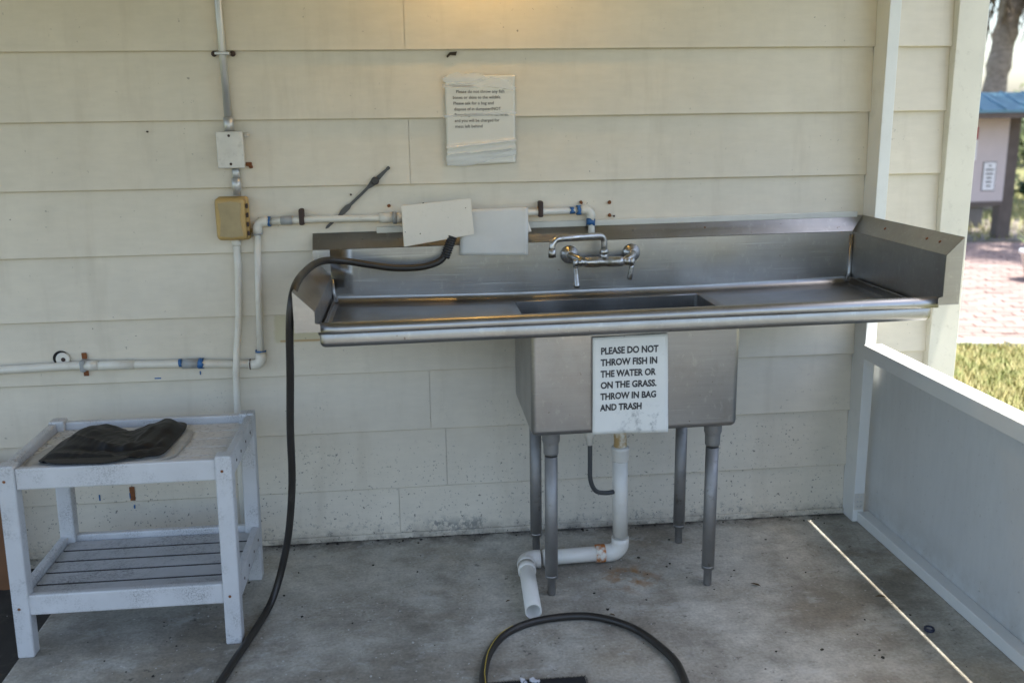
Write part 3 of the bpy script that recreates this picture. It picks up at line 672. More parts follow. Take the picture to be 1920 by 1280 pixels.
g = G(); g.lathe((-.0455, -.028, 1.229), (0, 0, -1), [(0, .0125), (0, .0145), (.034, .0145), (.036, .0115), (.052, .0115)], 16); g.build('compression_fitting', 'conduit', cn)
ob = thing('outlet_box', 'yellowed tan weatherproof outlet cover on the wall', 'outlet box', (-.06, -.03, 1.036))
g = G(); g.box(-.108, -.014, -.040, -.011, 1.040, 1.174, .009, 3); g.build('back_box', 'tan', ob)
g = G(); g.box(-.111, -.019, -.066, -.0402, 1.042, 1.172, .014, 4); lid = g.build('lid', 'tan', ob)
g = G(); g.prism([(-.100, -.0675, 1.156), (-.062, -.0685, 1.161), (-.030, -.0675, 1.156), (-.036, -.0675, 1.105), (-.030, -.0675, 1.056), (-.062, -.0685, 1.051), (-.100, -.0675, 1.056), (-.094, -.0675, 1.105)], (0, .004, 0)); g.build('window', 'smoke', lid)
for z in (1.062, 1.09, 1.118, 1.146): g = G(); g.box(-.0188, -.0125, -.060, -.046, z-.007, z+.007, .002); g.build('hinge_tooth', 'dark', ob)
g = G(); g.box(-.0138, .004, -.022, -.011, 1.058, 1.074, .004); g.build('lug', 'tan', ob)
pc = thing('plastic_conduit', 'thin white vertical conduit below the tan outlet cover', 'conduit', (-.062, -.024, 0))
g = G(); g.tube([(-.0605, -.026, 1.040), (-.061, -.026, .95), (-.070, -.0275, .8), (-.085, -.0455, .66), (-.089, -.0465, .62), (-.098, -.032, .47), (-.104, -.026, .3), (-.108, -.026, .0)], .0110, 14); g.build('tube', 'pvc', pc)
g = G(); g.lathe((-.0605, -.026, 1.042), (0, 0, -1), [(0, .0150), (.016, .0150), (.02, .012)], 16); g.build('connector', 'pvc', pc)
# escutcheon ring on wall
ri = thing('wall_plug', 'round white plug ring with dark hole above the low pipe', 'wall plug', (-.628, -.014, .655))
g = G(); g.lathe((-.6325, -.008, .6765), (0, -1, 0), [(0, .0245), (.003, .0245)], 24); g.build('shadow_ring', 'hole', ri)  # black disc set off to the left: the plug's shadow as colour
g = G(); g.lathe((-.626, -.0105, .674), (0, -1, 0), [(0, .0225), (.005, .021), (.006, .018)], 24); g.build('disc', 'pvc_white', ri)
g = G(); g.lathe((-.624, -.0160, .674), (0, -1, 0), [(0, .0068), (.0012, .0068)], 14); g.build('hole', 'dark', ri)
# dark arm leaning behind the pipe
ar = thing('plastic_strap', 'thin black plastic strap with round knob slanting behind the upper pipe', 'strap', (.30, -.017, 1.06))
A0, A1 = Vector((.424, -.020, 1.254)), Vector((.216, -.020, 1.066)); ad = (A1-A0).normalized(); an = Vector((ad.z, 0, -ad.x))
def flat(prof, name, mat, y=-.017, th=.004):
    g = G(); L = [A0+ad*s_+an*w_ for s_, w_ in prof]+[A0+ad*s_-an*w_ for s_, w_ in prof[::-1]]; g.prism([(p.x, y, p.z) for p in L], (0, th, 0)); return g.build(name, mat, ar)
flat([(0, .003), (.003, .0052), (.008, .0052), (.012, .0042), (.05, .0072), (.064, .0072)], 'tongue', 'greyplastic')
flat([(.066, .010), (.072, .0102), (.095, .0045), (.17, .0045), (.182, .0085), (.205, .0085), (.222, .003), (.245, .0045), (.272, .0045), (.28, .001)], 'blade', 'greyplastic')
g = G(); g.lathe(tuple(A0+ad*.062+Vector((0, .004, 0))), (0, -1, 0), [(0, .0125), (.014, .0125), (.017, .010)], 18); g.build('knob', 'blackplastic', ar)

# ------------------------------------------------------------------ boards hung on the pipe
def sheet_grid(c, fn, nu=20, nv=16):
    """c: corners TL TR BR BL in (x,z); fn(u,v)->y"""
    def f(u, v):
        a = Vector(c[0]).lerp(Vector(c[1]), u); b = Vector(c[3]).lerp(Vector(c[2]), u); q = a.lerp(b, v); return (q.x, fn(u, v), q.y)
    return f
bdn = G(); Pq = [(.456, 1.138), (.672, 1.156), (.680, 1.046), (.460, 1.012)]
bm_ = [(x, -.0880-.010*(1.156-z)/.14, z) for x, z in Pq]; bdn.prism(bm_, (0, .011, 0)); bmesh.ops.bevel(bdn.bm, geom=list(bdn.bm.edges), offset=.0018, segments=2, affect='EDGES')
cb = thing('cutting_board', 'cream white board tilted on the pipe above the sink', 'board', (.568, -.09, 1.012)); bdn.build('panel', 'board', cb)
for x, z, r in ((.512, 1.052, .0022), (.466, 1.058, .0016), (.655, 1.128, .0018), (.60, 1.10, .0011)):
    g = G(); yy = -.0880-.010*(1.156-z)/.14; g.lathe((x, yy+.0006, z), (0, -1, 0), [(0, r), (.0013, r*.8)], 8); g.build('pin', 'dark', cb)
g = G(); cs = [(.640, 1.119), (.856, 1.122), (.851, .972), (.634, .978)]
g.grid(sheet_grid(cs, lambda u, v: -.0545-.020*v-.003*math.sin(u*5+v*3)), 18, 14)
tag(g.build('laminated_sheet', 'sheet', solid=.0012), 'glossy white laminated sheet hanging from the pipe beside the cream board', 'sheet')
g = G(); g.grid(sheet_grid([(.80, 1.09), (.852, 1.088), (.866, 1.045), (.81, 1.035)], lambda u, v: -.0515-.006*v+.002*u), 6, 6)
tag(g.build('paper_scrap', 'board', solid=.001), 'small cream paper corner peeking out behind the laminated sheet', 'paper')

# ------------------------------------------------------------------ notices
def lettering(lines, x0, ztop, size, lead, yfn, mat, parent, bold=0, slope=0.0, fit=None, indent=()):
    for i, body in enumerate(lines):
        V, F = text_poly(body, size, bold)
        if not V: continue
        wd = max(v[0] for v in V)-min(v[0] for v in V); k = (fit[i]/wd) if fit else 1
        xi = x0+(indent[i] if i < len(indent) else 0)
        g = G(); vs = []
        for v in V:
            x = xi+v[0]*k; z = ztop-i*lead+v[1]+slope*(x-x0); vs.append(g.bm.verts.new((x, yfn(x, z)-.0011, z)))
        for f in F:
            try: g.bm.faces.new([vs[j] for j in f])
            except ValueError: pass
        g.build('lettering', mat[i] if isinstance(mat, list) else mat, parent, recalc=False)
sg = thing('fish_sign', 'white printed paper sign on the front of the sink bowl', 'sign', (1.08, -.54, .52))
def sy_(x, z): return BY0-.006-.005*math.sin(max(0, (z-.52))*9)-.006*max(0, (.60-z)/.08)*max(0, (x-1.08)/.1)-.0015*math.sin(x*40)
g = G(); g.grid(sheet_grid([(.972, .805), (1.185, .809), (1.193, .521), (.974, .5225)], lambda u, v: 0), 20, 26)
for v in g.bm.verts: v.co.y = sy_(v.co.x, v.co.z)
g.build('paper', 'paper', sg, solid=.0006)
lettering(['PLEASE DO NOT', 'THROW FISH IN', 'THE WATER OR', 'ON THE GRASS.', 'THROW IN BAG', 'AND TRASH'], .9955, .7570, .0265, .0329, sy_, 'ink', sg, .0010, .012, [.163, .161, .158, .160, .160, .120])
nb = thing('guest_notice', 'crumpled white notice taped to the siding above the sink', 'notice', (.712, -.02, 1.255))
def ny(x, z):
    y = -.0185-.002*math.sin((x-.6)*20)
    for zc, sl, am, wd in ((1.318, .10, .006, .007), (1.298, .09, .007, .006), (1.282, .05, .003, .006), (1.268, -.03, .003, .005)):
        y -= am*math.exp(-((z-zc-sl*(x-.71))/wd)**2)
    return y
g = G(); g.grid(sheet_grid([(.604, 1.526), (.822, 1.528), (.821, 1.259), (.604, 1.254)], lambda u, v: 0), 30, 60)
for v in g.bm.verts: v.co.y = ny(v.co.x, v.co.z)
g.build('paper', 'notice', nb, solid=.0006)
lettering(['Dear Guests', 'Please do not throw any fish', 'bones or skins to the wildlife.', 'Please ask for a bag and', 'dispose of in dumpster/NOT', 'Recycling! We do have cameras,', 'and you will be charged for', 'mess left behind'], .6275, 1.4925, .0130, .01745, ny, ['fadedink', 'ink', 'ink', 'ink', 'ink', 'fadedink', 'ink', 'ink'], nb, .0001, -.002, [.063, .150, .150, .125, .146, .168, .140, .085], (0, .010, 0, .001, .003, .004, .004, .005))
def tape(pts, off=.0022, th=.0006):
    g = G(); cx = sum(p[0] for p in pts)/len(pts); cz = sum(p[1] for p in pts)/len(pts); out = []
    for i in range(len(pts)):
        a, b = pts[i], pts[(i+1) % len(pts)]
        for t in (0, .25, .5, .75): out.append((a[0]+(b[0]-a[0])*t+random.uniform(-.0015, .0015), a[1]+(b[1]-a[1])*t+random.uniform(-.0015, .0015)))
    rings = [[g.bm.verts.new((cx+(x-cx)*s, ny(cx+(x-cx)*s, cz+(z-cz)*s)-off, cz+(z-cz)*s)) for x, z in out] for s in (1, .75, .5, .25)]
    c = g.bm.verts.new((cx, ny(cx, cz)-off, cz)); L = len(out)
    for A, B in zip(rings, rings[1:]):
        for i in range(L): g.bm.faces.new((A[i], A[(i+1) % L], B[(i+1) % L], B[i])).smooth = True
    for i in range(L): g.bm.faces.new((rings[-1][i], rings[-1][(i+1) % L], c)).smooth = True
    g.build('tape_strip', 'tape', nb)
tape([(.596, 1.520), (.622, 1.533), (.645, 1.536), (.662, 1.530), (.690, 1.536), (.715, 1.532), (.735, 1.521), (.69, 1.509), (.64, 1.506), (.60, 1.509)])
tape([(.596, 1.501), (.63, 1.503), (.70, 1.505), (.745, 1.521), (.80, 1.514), (.812, 1.494), (.826, 1.489), (.815, 1.483), (.78, 1.487), (.74, 1.492), (.69, 1.491), (.63, 1.491), (.596, 1.493)], .0034)
tape([(.598, 1.409), (.70, 1.415), (.826, 1.419), (.826, 1.411), (.70, 1.405), (.598, 1.401)])
tape([(.601, 1.284), (.63, 1.293), (.70, 1.296), (.80, 1.304), (.823, 1.302), (.823, 1.283), (.75, 1.272), (.69, 1.256), (.64, 1.252), (.603, 1.256)])
tape([(.603, 1.318), (.70, 1.324), (.823, 1.335), (.823, 1.328), (.70, 1.313), (.603, 1.309)], .003)

# ------------------------------------------------------------------ drain pipe, small hose, long hose
dp = thing('drain_pipe', 'white plastic drain pipe bending across the floor under the sink', 'pipe', (1.11, -.28, 0))
PX, PYd, pr_ = 1.112, -.283, .0242
run([(PX, PYd, .345), (PX+.004, PYd, .09)], pr_, 'pipe', 'pvc_white', dp, 22)
run([(PX-.001, PYd, .50), (PX, PYd, .36)], .0205, 'tailpiece', 'yellow_pvc', dp, 20)
g = G(); g.lathe((PX, PYd, .392), (0, 0, -1), [(0, .021), (.003, .0285), (.010, .0290), (.012, .0275), (.045, .0272), (.048, .0245)], 24); g.build('collar', 'pvc_white', dp)
RZ = .032
elbow((PX+.004, PYd, RZ), (0, 0, 1), (-1, 0, 0), .0285, .034, 'pvc_white', dp)
run([(PX-.04, PYd, RZ), (.86, PYd-.010, RZ)], pr_, 'pipe', 'pvc_white', dp, 22)
g = G(); g.lathe((PX-.046, PYd, RZ), (-1, 0, 0), [(0, .0283), (.001, .0290), (.030, .0290), (.031, .0245)], 24); g.build('rusty_collar', 'rust_pvc', dp)
elbow((.806, PYd-.014, RZ), (1, 0, 0), (-.05, -1, 0), .0285, .03, 'pvc_white', dp)
g = G(); g.lathe((.864, PYd-.012, RZ), (1, 0, 0), [(0, .0285), (.022, .0285), (.023, .0245)], 24); g.build('collar', 'pvc_white', dp)
a_ = Vector((.804, PYd-.065, RZ)); b_2 = Vector((.792, -.615, .0262)); ax = (b_2-a_).normalized(); Lp = (b_2-a_).length
g = G(); g.lathe(a_, ax, [(0, .0285), (.03, .0285), (.031, .0245)], 24); g.build('collar', 'pvc_white', dp)
g = G(); ref = Vector((0, 0, 1)); b3 = ax.cross(ref).normalized(); ref = b3.cross(ax)
rings = []
for d_, r_ in ((.02, .0242), (Lp, .0242), (Lp, .0212), (Lp-.16, .0212)):
    rings.append([g.bm.verts.new(a_+ax*d_+(ref*math.cos(k*math.pi/12)+b3*math.sin(k*math.pi/12))*r_) for k in range(24)])
for A, B in zip(rings, rings[1:]):
    for k in range(24):
        f = g.bm.faces.new((A[k], A[(k+1) % 24], B[(k+1) % 24], B[k])); f.smooth = A is not rings[1]
g.bm.faces.new(rings[-1]); g.build('open_pipe', 'pvc_white', dp)
sh = thing('overflow_hose', 'short thin grey hose curving from bowl bottom to drain pipe', 'hose', (1.0, -.35, .24))
g = G(); g.tube(spline([(1.002, -.355, .44), (1.003, -.352, .37), (1.006, -.345, .31), (1.026, -.325, .265), (1.062, -.30, .245), (1.098, -.287, .243)], 6), .0072, 12); g.build('tube', 'greyplastic', sh)
g = G(); g.lathe((1.0, -.357, .503), (0, 0, -1), [(0, .012), (.012, .012), (.013, .0165), (.05, .0155), (.052, .011), (.075, .0105)], 16); g.build('fitting', 'pvc_white', sh)

ho = thing('garden_hose', 'black rubber hose draped over the sink corner and looped on the floor', 'hose', (.1, -.45, 0))
H = [(.606, -.088, 1.030), (.597, -.092, 1.005), (.577, -.100, .972), (.545, -.110, .957), (.50, -.118, .950), (.43, -.128, .952), (.36, -.142, .965), (.29, -.16, .981), (.235, -.20, .992), (.205, -.28, .995), (.187, -.40, .991), (.178, -.52, .983), (.171, -.59, .955), (.160, -.595, .88), (.147, -.55, .737), (.132, -.51, .574), (.121, -.47, .401), (.097, -.435, .235), (.068, -.43, .115), (.042, -.455, .040), (.022, -.51, .0125), (-.002, -.64, .0115), (-.032, -.79, .0115), (-.05, -.95, .0115), (-.02, -1.22, .0115), (.14, -1.42, .0115), (.36, -1.42, .0115), (.53, -1.26, .0115), (.605, -1.08, .0115), (.622, -.95, .0115), (.628, -.885, .0115), (.652, -.786, .0115), (.706, -.697, .0115), (.804, -.640, .0115), (.943, -.633, .0115), (1.051, -.705, .0115), (1.111, -.824, .0115), (1.132, -.937, .0115), (1.10, -1.12, .0115), (.98, -1.28, .0115), (.80, -1.36, .0115), (.65, -1.45, .0115)]
HS = spline(H, 7); g = G(); g.tube(HS, .0107, 14); g.build('tube', 'hose', ho)
seg = [p for p in HS[28*7:32*7+3]]
g = G(); L_ = []
for i, p in enumerate(seg):
    a = seg[max(i-1, 0)]; b = seg[min(i+1, len(seg)-1)]; t = (b-a).normalized(); sd_ = t.cross(Vector((0, 0, 1)))
    th = .15+1.3*i/len(seg); nn = -sd_*math.sin(th-1.0)+Vector((0, 0, 1))*math.cos(th-1.0); L_.append((p+nn*.0109+t.cross(nn)*.0012, p+nn*.0109-t.cross(nn)*.0012))
g.strip([q[0] for q in L_], [q[1] for q in L_]); g.build('stripe', 'yellow', ho, solid=.0006)
a0, a1 = Vector((.612, -.088, 1.040)), Vector((.586, -.097, .975)); dd = (a1-a0); prof = []; K = 9
for i in range(K):
    l0 = dd.length*i/K; st_ = dd.length/K; prof += [(l0, .0130), (l0+st_*.15, .0155), (l0+st_*.6, .0155), (l0+st_*.75, .0130)]
g = G(); g.lathe(a0, dd, prof+[(dd.length, .0128)], 16); g.build('strain_relief', 'blackplastic', ho)
g = G(); g.lathe(HS[-1], (HS[-1]-HS[-2]), [(-.01, .0125), (.03, .0125), (.03, .016), (.05, .016)], 14); g.build('end_fitting', 'chrome', ho)

# ================================================================== SIDE TABLE
tb = thing('side_table', 'weathered white wooden side table with slatted lower shelf', 'table', (-.305, -.43, 0))
tx0, tx1, ty0, ty1 = -.600, -.008, -.640, -.222
def tbox(name, mat, *b, bev=.004, parent=tb, fn=None): g = G(); g.box(*b, bev, 2, fn=fn); return g.build(name, mat, parent)
LW = .044
for x in (tx0, tx1-LW):
    for y in (ty0, ty1-LW):
        l = tbox('leg', 'table', x, x+LW, y, y+LW, (-.045 if x < -.595 and False else 0.0), .546, bev=.005, fn=(lambda xx, yy, zz, x=x, y=y: (xx-(.012*(1-zz/.546) if x < -.3 else .012*(1-zz/.546)), yy, zz)))
        if y == ty0:
            for z in (.505, .145):
                g = G(); g.lathe((x+LW*.42-.012*(1-z/.546), y-.0004, z), (0, -1, 0), [(0, .0042), (.001, .0036)], 10); g.build('screw', 'rust', l)
tbox('front_rail', 'table', tx0+LW-.001, tx1-LW+.001, ty0+.006, ty0+.028, .478, .536)
tbox('back_rail', 'table', tx0+LW-.001, tx1-LW+.001, ty1-.028, ty1-.006, .480, .538)
for x in (tx0, tx1-.026):
    r_ = tbox('side_rail', 'table', x+.002, x+.024, ty0+LW-.001, ty1-LW+.001, .480, .540)
    if x > -.3:
        for y in (-.56, -.49, -.41, -.33):
            g = G(); g.lathe((tx1-.0022, y, .507), (1, 0, 0), [(0, .0045), (.0014, .004)], 10); g.build('screw', 'dark', r_)
ys = ty0+.0305; step = (ty1-.0305-ys)/5
for i in range(5):
    tbox('top_slat', 'slat_top', tx0+.0265, tx1-.0285, ys+i*step+.0022, ys+(i+1)*step-.0022, .488+random.uniform(-.001, .001), .516, bev=.0009)
tbox('shelf_front_rail', 'table', tx0+LW-.012, tx1-LW-.008, ty0+.006, ty0+.028, .122, .180)
tbox('shelf_back_rail', 'table', tx0+LW-.012, tx1-LW-.008, ty1-.028, ty1-.006, .122, .180)
for x in (tx0-.009, tx1-.033):
    r_ = tbox('shelf_side_rail', 'table', x+.002, x+.024, ty0+LW-.001, ty1-LW+.001, .122, .182)
    if x > -.3:
        for y in (-.55, -.47, -.38, -.30):
            g = G(); g.lathe((x+.0238, y, .152), (1, 0, 0), [(0, .0045), (.0014, .004)], 10); g.build('screw', 'dark', r_)
for i in range(5):
    tbox('shelf_slat', 'shelf', tx0+.018, tx1-.0345, ys+i*step+.0042, ys+(i+1)*step-.0042, .130+random.uniform(-.001, .001), .162, bev=.0009)

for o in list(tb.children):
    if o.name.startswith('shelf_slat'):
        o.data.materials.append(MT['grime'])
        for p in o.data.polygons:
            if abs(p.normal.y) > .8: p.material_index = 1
# crumpled film and black bag on the table
def drape(outline, h, name, mat, label, cat, seed, base=.5175, rings=16, folds=26, amp=.012, lip=None, shape=None):
    O = [Vector((x, y, 0)) for x, y in outline]; P = spline(O+[O[0]], 5 if shape is None else 11)[:-1]; c = sum(P, Vector())/len(P); g = G(); R = []
    for k in range(rings):
        s = 1-k/rings; row = []
        for p in P:
            q = c.lerp(p, s); e = 1-s
            z = base+.002+h*min(1, e*5.5)*(.35+.65*(.5+.5*noise.noise(Vector((q.x*7, q.y*9, seed)))))
            z += amp*min(1, e*7)*abs(noise.noise(Vector((q.x*folds, q.y*folds*.6+q.x*8, seed+3))))*1.5
            z += .003*noise.noise(Vector((q.x*60, q.y*60, seed)))*min(1, e*8+.3)
            if shape: z = base+.002+shape(q.x, q.y, e)+min(1, e*9)*(.0022*(1-3*abs(noise.noise(Vector((q.x*17+q.y*9, q.y*13, seed)))))+.0009*(1-3*abs(noise.noise(Vector((q.x*34-q.y*22, q.y*30, seed+2))))))
            if lip: z = lip(q.x, q.y, z)
            row.append(g.bm.verts.new((q.x, q.y, max(z, base+.001))))
        R.append(row)
    cc = g.bm.verts.new((c.x, c.y, base+h*.7)); L = len(P)
    for A, B in zip(R, R[1:]):
        for i in range(L): g.bm.faces.new((A[i], A[(i+1) % L], B[(i+1) % L], B[i])).smooth = True
    for i in range(L): g.bm.faces.new((R[-1][i], R[-1][(i+1) % L], cc)).smooth = True
    return tag(g.build(name, mat, solid=.0012), label, cat)
drape([(-.555, -.60), (-.565, -.50), (-.535, -.40), (-.49, -.33), (-.40, -.30), (-.30, -.30), (-.19, -.31), (-.165, -.38), (-.17, -.50), (-.19, -.56), (-.30, -.58), (-.45, -.60)], .003, 'plastic_wrap', 'film', 'crumpled clear plastic wrap under the black bag', 'plastic wrap', 5, amp=.006, folds=40)
def lip(x, y, z): return max(z, .540 + .004) if y < -.595 else (max(z, .517+(.027)*min(1, max(0, (-.56-y)/.035))))
def bagshape(x, y, e):
    k = min(1, e*4.5); k = k*k*(3-2*k)
    h = .006+.017*math.exp(-((x+.44)/.07)**2-((y+.37)/.09)**2)+.021*math.exp(-((x+.235)/.06)**2-((y+.36)/.11)**2)+.007*math.exp(-((x+.33)/.1)**2-((y+.50)/.07)**2)
    for ax, ay, bx, by, am, wd in ((-.52, -.49, -.30, -.535, .010, .012), (-.30, -.535, -.20, -.50, .009, .010), (-.355, -.33, -.30, -.47, .009, .016), (-.47, -.42, -.36, -.50, -.007, .010), (-.27, -.38, -.31, -.52, -.006, .009), (-.50, -.545, -.33, -.585, -.009, .010), (-.22, -.42, -.25, -.54, .006, .010)):
        dx, dy = bx-ax, by-ay; t = max(0, min(1, ((x-ax)*dx+(y-ay)*dy)/(dx*dx+dy*dy))); d2 = (x-ax-dx*t)**2+(y-ay-dy*t)**2
        h -= am*math.exp(-d2/wd**2)
    return .006+max(.004, h)*k
drape([(-.523, -.560), (-.518, -.47), (-.515, -.40), (-.49, -.32), (-.44, -.285), (-.375, -.31), (-.345, -.335), (-.30, -.31), (-.25, -.27), (-.205, -.28), (-.19, -.34), (-.195, -.44), (-.205, -.55), (-.25, -.57), (-.295, -.622), (-.33, -.643), (-.40, -.635), (-.47, -.622)], .026, 'trash_bag', 'bag', 'folded black plastic trash bag lying on the white side table', 'trash bag', 11, base=.522, amp=.010, folds=7, lip=lip, rings=44, shape=bagshape)
# brown timber at the left edge
tp_ = thing('brown_plank', 'reddish brown timber plank standing behind the white table', 'plank', (-.86, -.10, -.05))
g = G(); g.box(-.905, -.826, -.125, -.085, -.06, .372, .005); g.build('face_board', 'brownwood', tp_)
g = G(); g.box(-.925, -.906, -.13, -.06, -.06, .36, .004); g.build('edge_board', 'brownwood', tp_)

# ================================================================== SMALL THINGS ON THE FLOOR
mt = thing('floor_mat', 'black fuzzy mat edge at the bottom of the picture', 'mat', (.80, -1.1, 0))
g = G(); nE = 60
for a in range(4): pass
g.box(.60, .884, -1.35, -.924, .001, .009, .003); g.build('pad', 'rubbermat', mt)
g = G()
for _ in range(1600):
    side_ = random.random(); x = random.uniform(.60, .886) if side_ < .75 else .885; y = -.923 if side_ < .75 else random.uniform(-1.3, -.923)
    t = random.uniform(-.9, .9); dx, dy = (math.sin(t), math.cos(t)) if side_ < .75 else (math.cos(t), math.sin(t)); l = random.uniform(.003, .010)
    g.poly([(x-.0006, y-.004, .008), (x+.0006, y-.004, .008), (x+dx*l, y+dy*l, .002+random.random()*.006)])
g.build('fringe', 'rubbermat', mt, recalc=False)
g = G()
for _ in range(14):
    x = .745+random.gauss(0, .016); y = -.932+random.gauss(0, .005); r = random.uniform(.003, .007); k = 7
    g.prism([(x+r*math.cos(i*6.283/k)*random.uniform(.5, 1.2), y+r*math.sin(i*6.283/k)*random.uniform(.5, 1.2), .0092) for i in range(k)], (0, 0, random.uniform(.002, .005)))
g.build('lint', 'lint', mt)
bc = thing('bottle_cap', 'small dark blue bottle cap on the floor by the half wall', 'bottle cap', (1.874, -.813, 0))
g = G(); g.lathe((1.874, -.813, 0), (0, 0, 1), [(0, .0135), (.004, .0145), (.009, .0135), (.009, .010), (.004, .0095), (.004, .001)], 20); g.build('rim', simple('navy_cap', (.018, .022, .05), .4, var=.2), bc)
g = G(); g.lathe((1.874, -.813, .0042), (0, 0, 1), [(0, .0088), (.0015, .008)], 14); g.build('liner', 'coupling', bc)
for x, y, r, lab in ((1.49, -.50, .017, 'curled brown dry leaf right of the sink legs'), (1.83, -.62, .016, 'brown dry leaf by the thin strip of sunlight'), (1.02, -.62, .010, 'small dark dry leaf just behind the hose loop'), (.73, -.50, .009, 'small dark leaf left of the drain pipe mouth')):
    g = G(); t0 = random.uniform(0, 3)
    pts = [(1, 0), (.4, .32), (-.3, .30), (-1, .02), (-.4, -.28), (.45, -.25)]
    V = [(x+r*(a*math.cos(t0)-b*math.sin(t0)), y+r*(a*math.sin(t0)+b*math.cos(t0)), .002+r*.35*abs(b)*2+r*.1*random.random()) for a, b in pts]
    g.poly(V); g.bm.faces.ensure_lookup_table(); bmesh.ops.poke(g.bm, faces=list(g.bm.faces)); tag(g.build('dry_leaf', 'dryleaf', solid=.0006), lab, 'leaf', 'dry leaves on the concrete')
def flecks(n, name, mat, lab, r0, r1, pick):
    g = G()
    for _ in range(n):
        x, y = pick(); r = random.uniform(r0, r1)*random.uniform(.5, 1); k = random.choice((4, 5, 6)); t0 = random.uniform(0, 6)
        g.prism([(x+r*math.cos(t0+i*6.283/k)*random.uniform(.5, 1.2), y+r*math.sin(t0+i*6.283/k)*random.uniform(.5, 1.2), .0006) for i in range(k)], (0, 0, r*random.uniform(.3, .7)))
    tag(g.build(name, mat), lab, 'debris', kind='stuff')
flecks(420, 'pale_grit', 'fleck', 'pale grit scattered over the concrete floor', .0012, .004, lambda: (random.gauss(.35, .5) if random.random() < .6 else random.uniform(-.55, 1.95), -random.uniform(.15, 1.3)))
flecks(260, 'dark_litter', 'darkfleck', 'dark crumbs scattered over the concrete floor', .0015, .006, lambda: (random.uniform(-.55, 1.95), -(random.uniform(.02, 1.3) if random.random() < .6 else abs(random.gauss(.03, .02)))))

# ------------------------------------------------------------------ wall lamp above the picture
LZ = .12
lp = thing('wall_lamp', 'lit warm wall lamp casting a yellow glow on the siding', 'lamp', (.74, -.02, 2.02+LZ))
g = G(); g.lathe((.74, -.008, 2.06+LZ), (0, -1, 0), [(0, .055), (.02, .055), (.03, .04)], 24); g.build('base_plate', 'boxmetal', lp)
g = G(); g.tube(spline([(.74, -.03, 2.06+LZ), (.74, -.10, 2.075+LZ), (.74, -.13, 2.045+LZ)], 6), .010, 12); g.build('arm', 'boxmetal', lp)
g = G(); g.lathe((.74, -.13, 2.05+LZ), (0, 0, -1), [(0, .03), (.04, .034), (.05, .05), (.11, .105)], 28)
bmesh.ops.delete(g.bm, geom=[f for f in g.bm.faces if len(f.verts) > 4 and f.calc_center_median().z < 2.0+LZ], context='FACES'); g.build('shade', 'boxmetal', lp, solid=.0015)
g = G(); g.lathe((.74, -.13, 2.005+LZ), (0, 0, -1), [(0, .012), (.015, .016), (.03, .024), (.045, .026), (.06, .018), (.066, .005)], 18); bl_ = g.build('bulb', 'bulb', lp); bl_.visible_shadow = True
pl = bpy.data.lights.new('bulb_light', 'POINT'); pl.energy = 0.9; pl.color = (1, .63, .15); pl.shadow_soft_size = .03
plo = bpy.data.objects.new('bulb_light', pl); C.objects.link(plo); plo.parent = lp; plo.location = (0, -.11, -.095)

# ================================================================== BEYOND THE HALF WALL
# notice kiosk
ki = thing('notice_kiosk', 'notice kiosk with blue roof and pale board by the path', 'kiosk', (7.3, 7.8, GZ))
for x in (7.555, 6.15):
    g = G(); g.box(x-.085, x+.085, 7.74, 7.88, GZ-.02, 1.36, .006); g.build('post', 'kpost', ki)
g = G(); g.box(6.2, 7.475, 7.70, 7.735, .335, 1.33, .004); kb = g.build('notice_board', 'kboard', ki)
g = G(); g.box(6.2, 7.475, 7.69, 7.74, .285, .333, .004); g.build('lower_rail', 'kpost', ki)
def roofslab(y0, y1, z0, z1): 
    g = G(); g.prism([(5.85, y0, z0), (7.86, y0, z0), (7.74, y1, z1), (5.97, y1, z1)], (0, 0, .03)); return g
for y0, y1 in ((7.28, 7.82), (8.36, 7.83)):
    r_ = roofslab(y0, y1, 1.36, 1.56).build('roof_panel', 'kroof', ki)
    for i in range(7):
        x = 5.98+i*.29; g = G(); g.tube([(x, y0, 1.395), (x*.94+.06*6.85, y1, 1.595)], .012, 6); g.build('roof_seam', 'kroof', r_)
g = G(); g.prism([(7.80, 7.34, 1.355), (7.80, 8.30, 1.355), (7.70, 7.825, 1.545)], (-.03, 0, 0)); g.build('gable', 'kpost', ki)
g = G(); g.box(5.9, 7.8, 7.30, 7.34, 1.30, 1.362, .004); g.build('eave_board', 'kpost', ki)
g = G(); g.box(7.19, 7.355, 7.694, 7.699, .46, .80); fr = g.build('posted_sheet', 'ink', kb); fr['label'] = 'white posted sheet with black border'
g = G(); g.box(7.198, 7.347, 7.690, 7.6935, .468, .792); g.build('sheet_face', 'whiteprint', fr) if False else g.build('posted_sheet', 'whiteprint', kb)
for i, wd in enumerate((.03, .10, .09, .06, .07, .05)):
    g = G(); z = .755-i*.047; g.box(7.272-wd/2, 7.272+wd/2, 7.687, 7.6895, z-.008, z+.008); g.build('print_line', 'fadedink', kb)
g = G(); g.box(6.95, 7.09, 7.694, 7.699, 1.06, 1.20); g.build('red_notice', 'red', kb)
g = G(); g.box(6.95, 7.09, 7.694, 7.699, .82, 1.055); g.build('posted_sheet', 'whiteprint', kb)
# grey bench behind the kiosk
be = thing('stone_bench', 'low grey concrete bench behind the notice kiosk', 'bench', (7.4, 9.0, GZ))
g = G(); g.box(6.6, 8.05, 8.75, 9.2, .16, .27, .015); g.build('seat', 'greystone', be)
for x in (6.75, 7.72): g = G(); g.box(x, x+.22, 8.80, 9.15, GZ-.02, .16, .01); g.build('support', 'greystone', be)
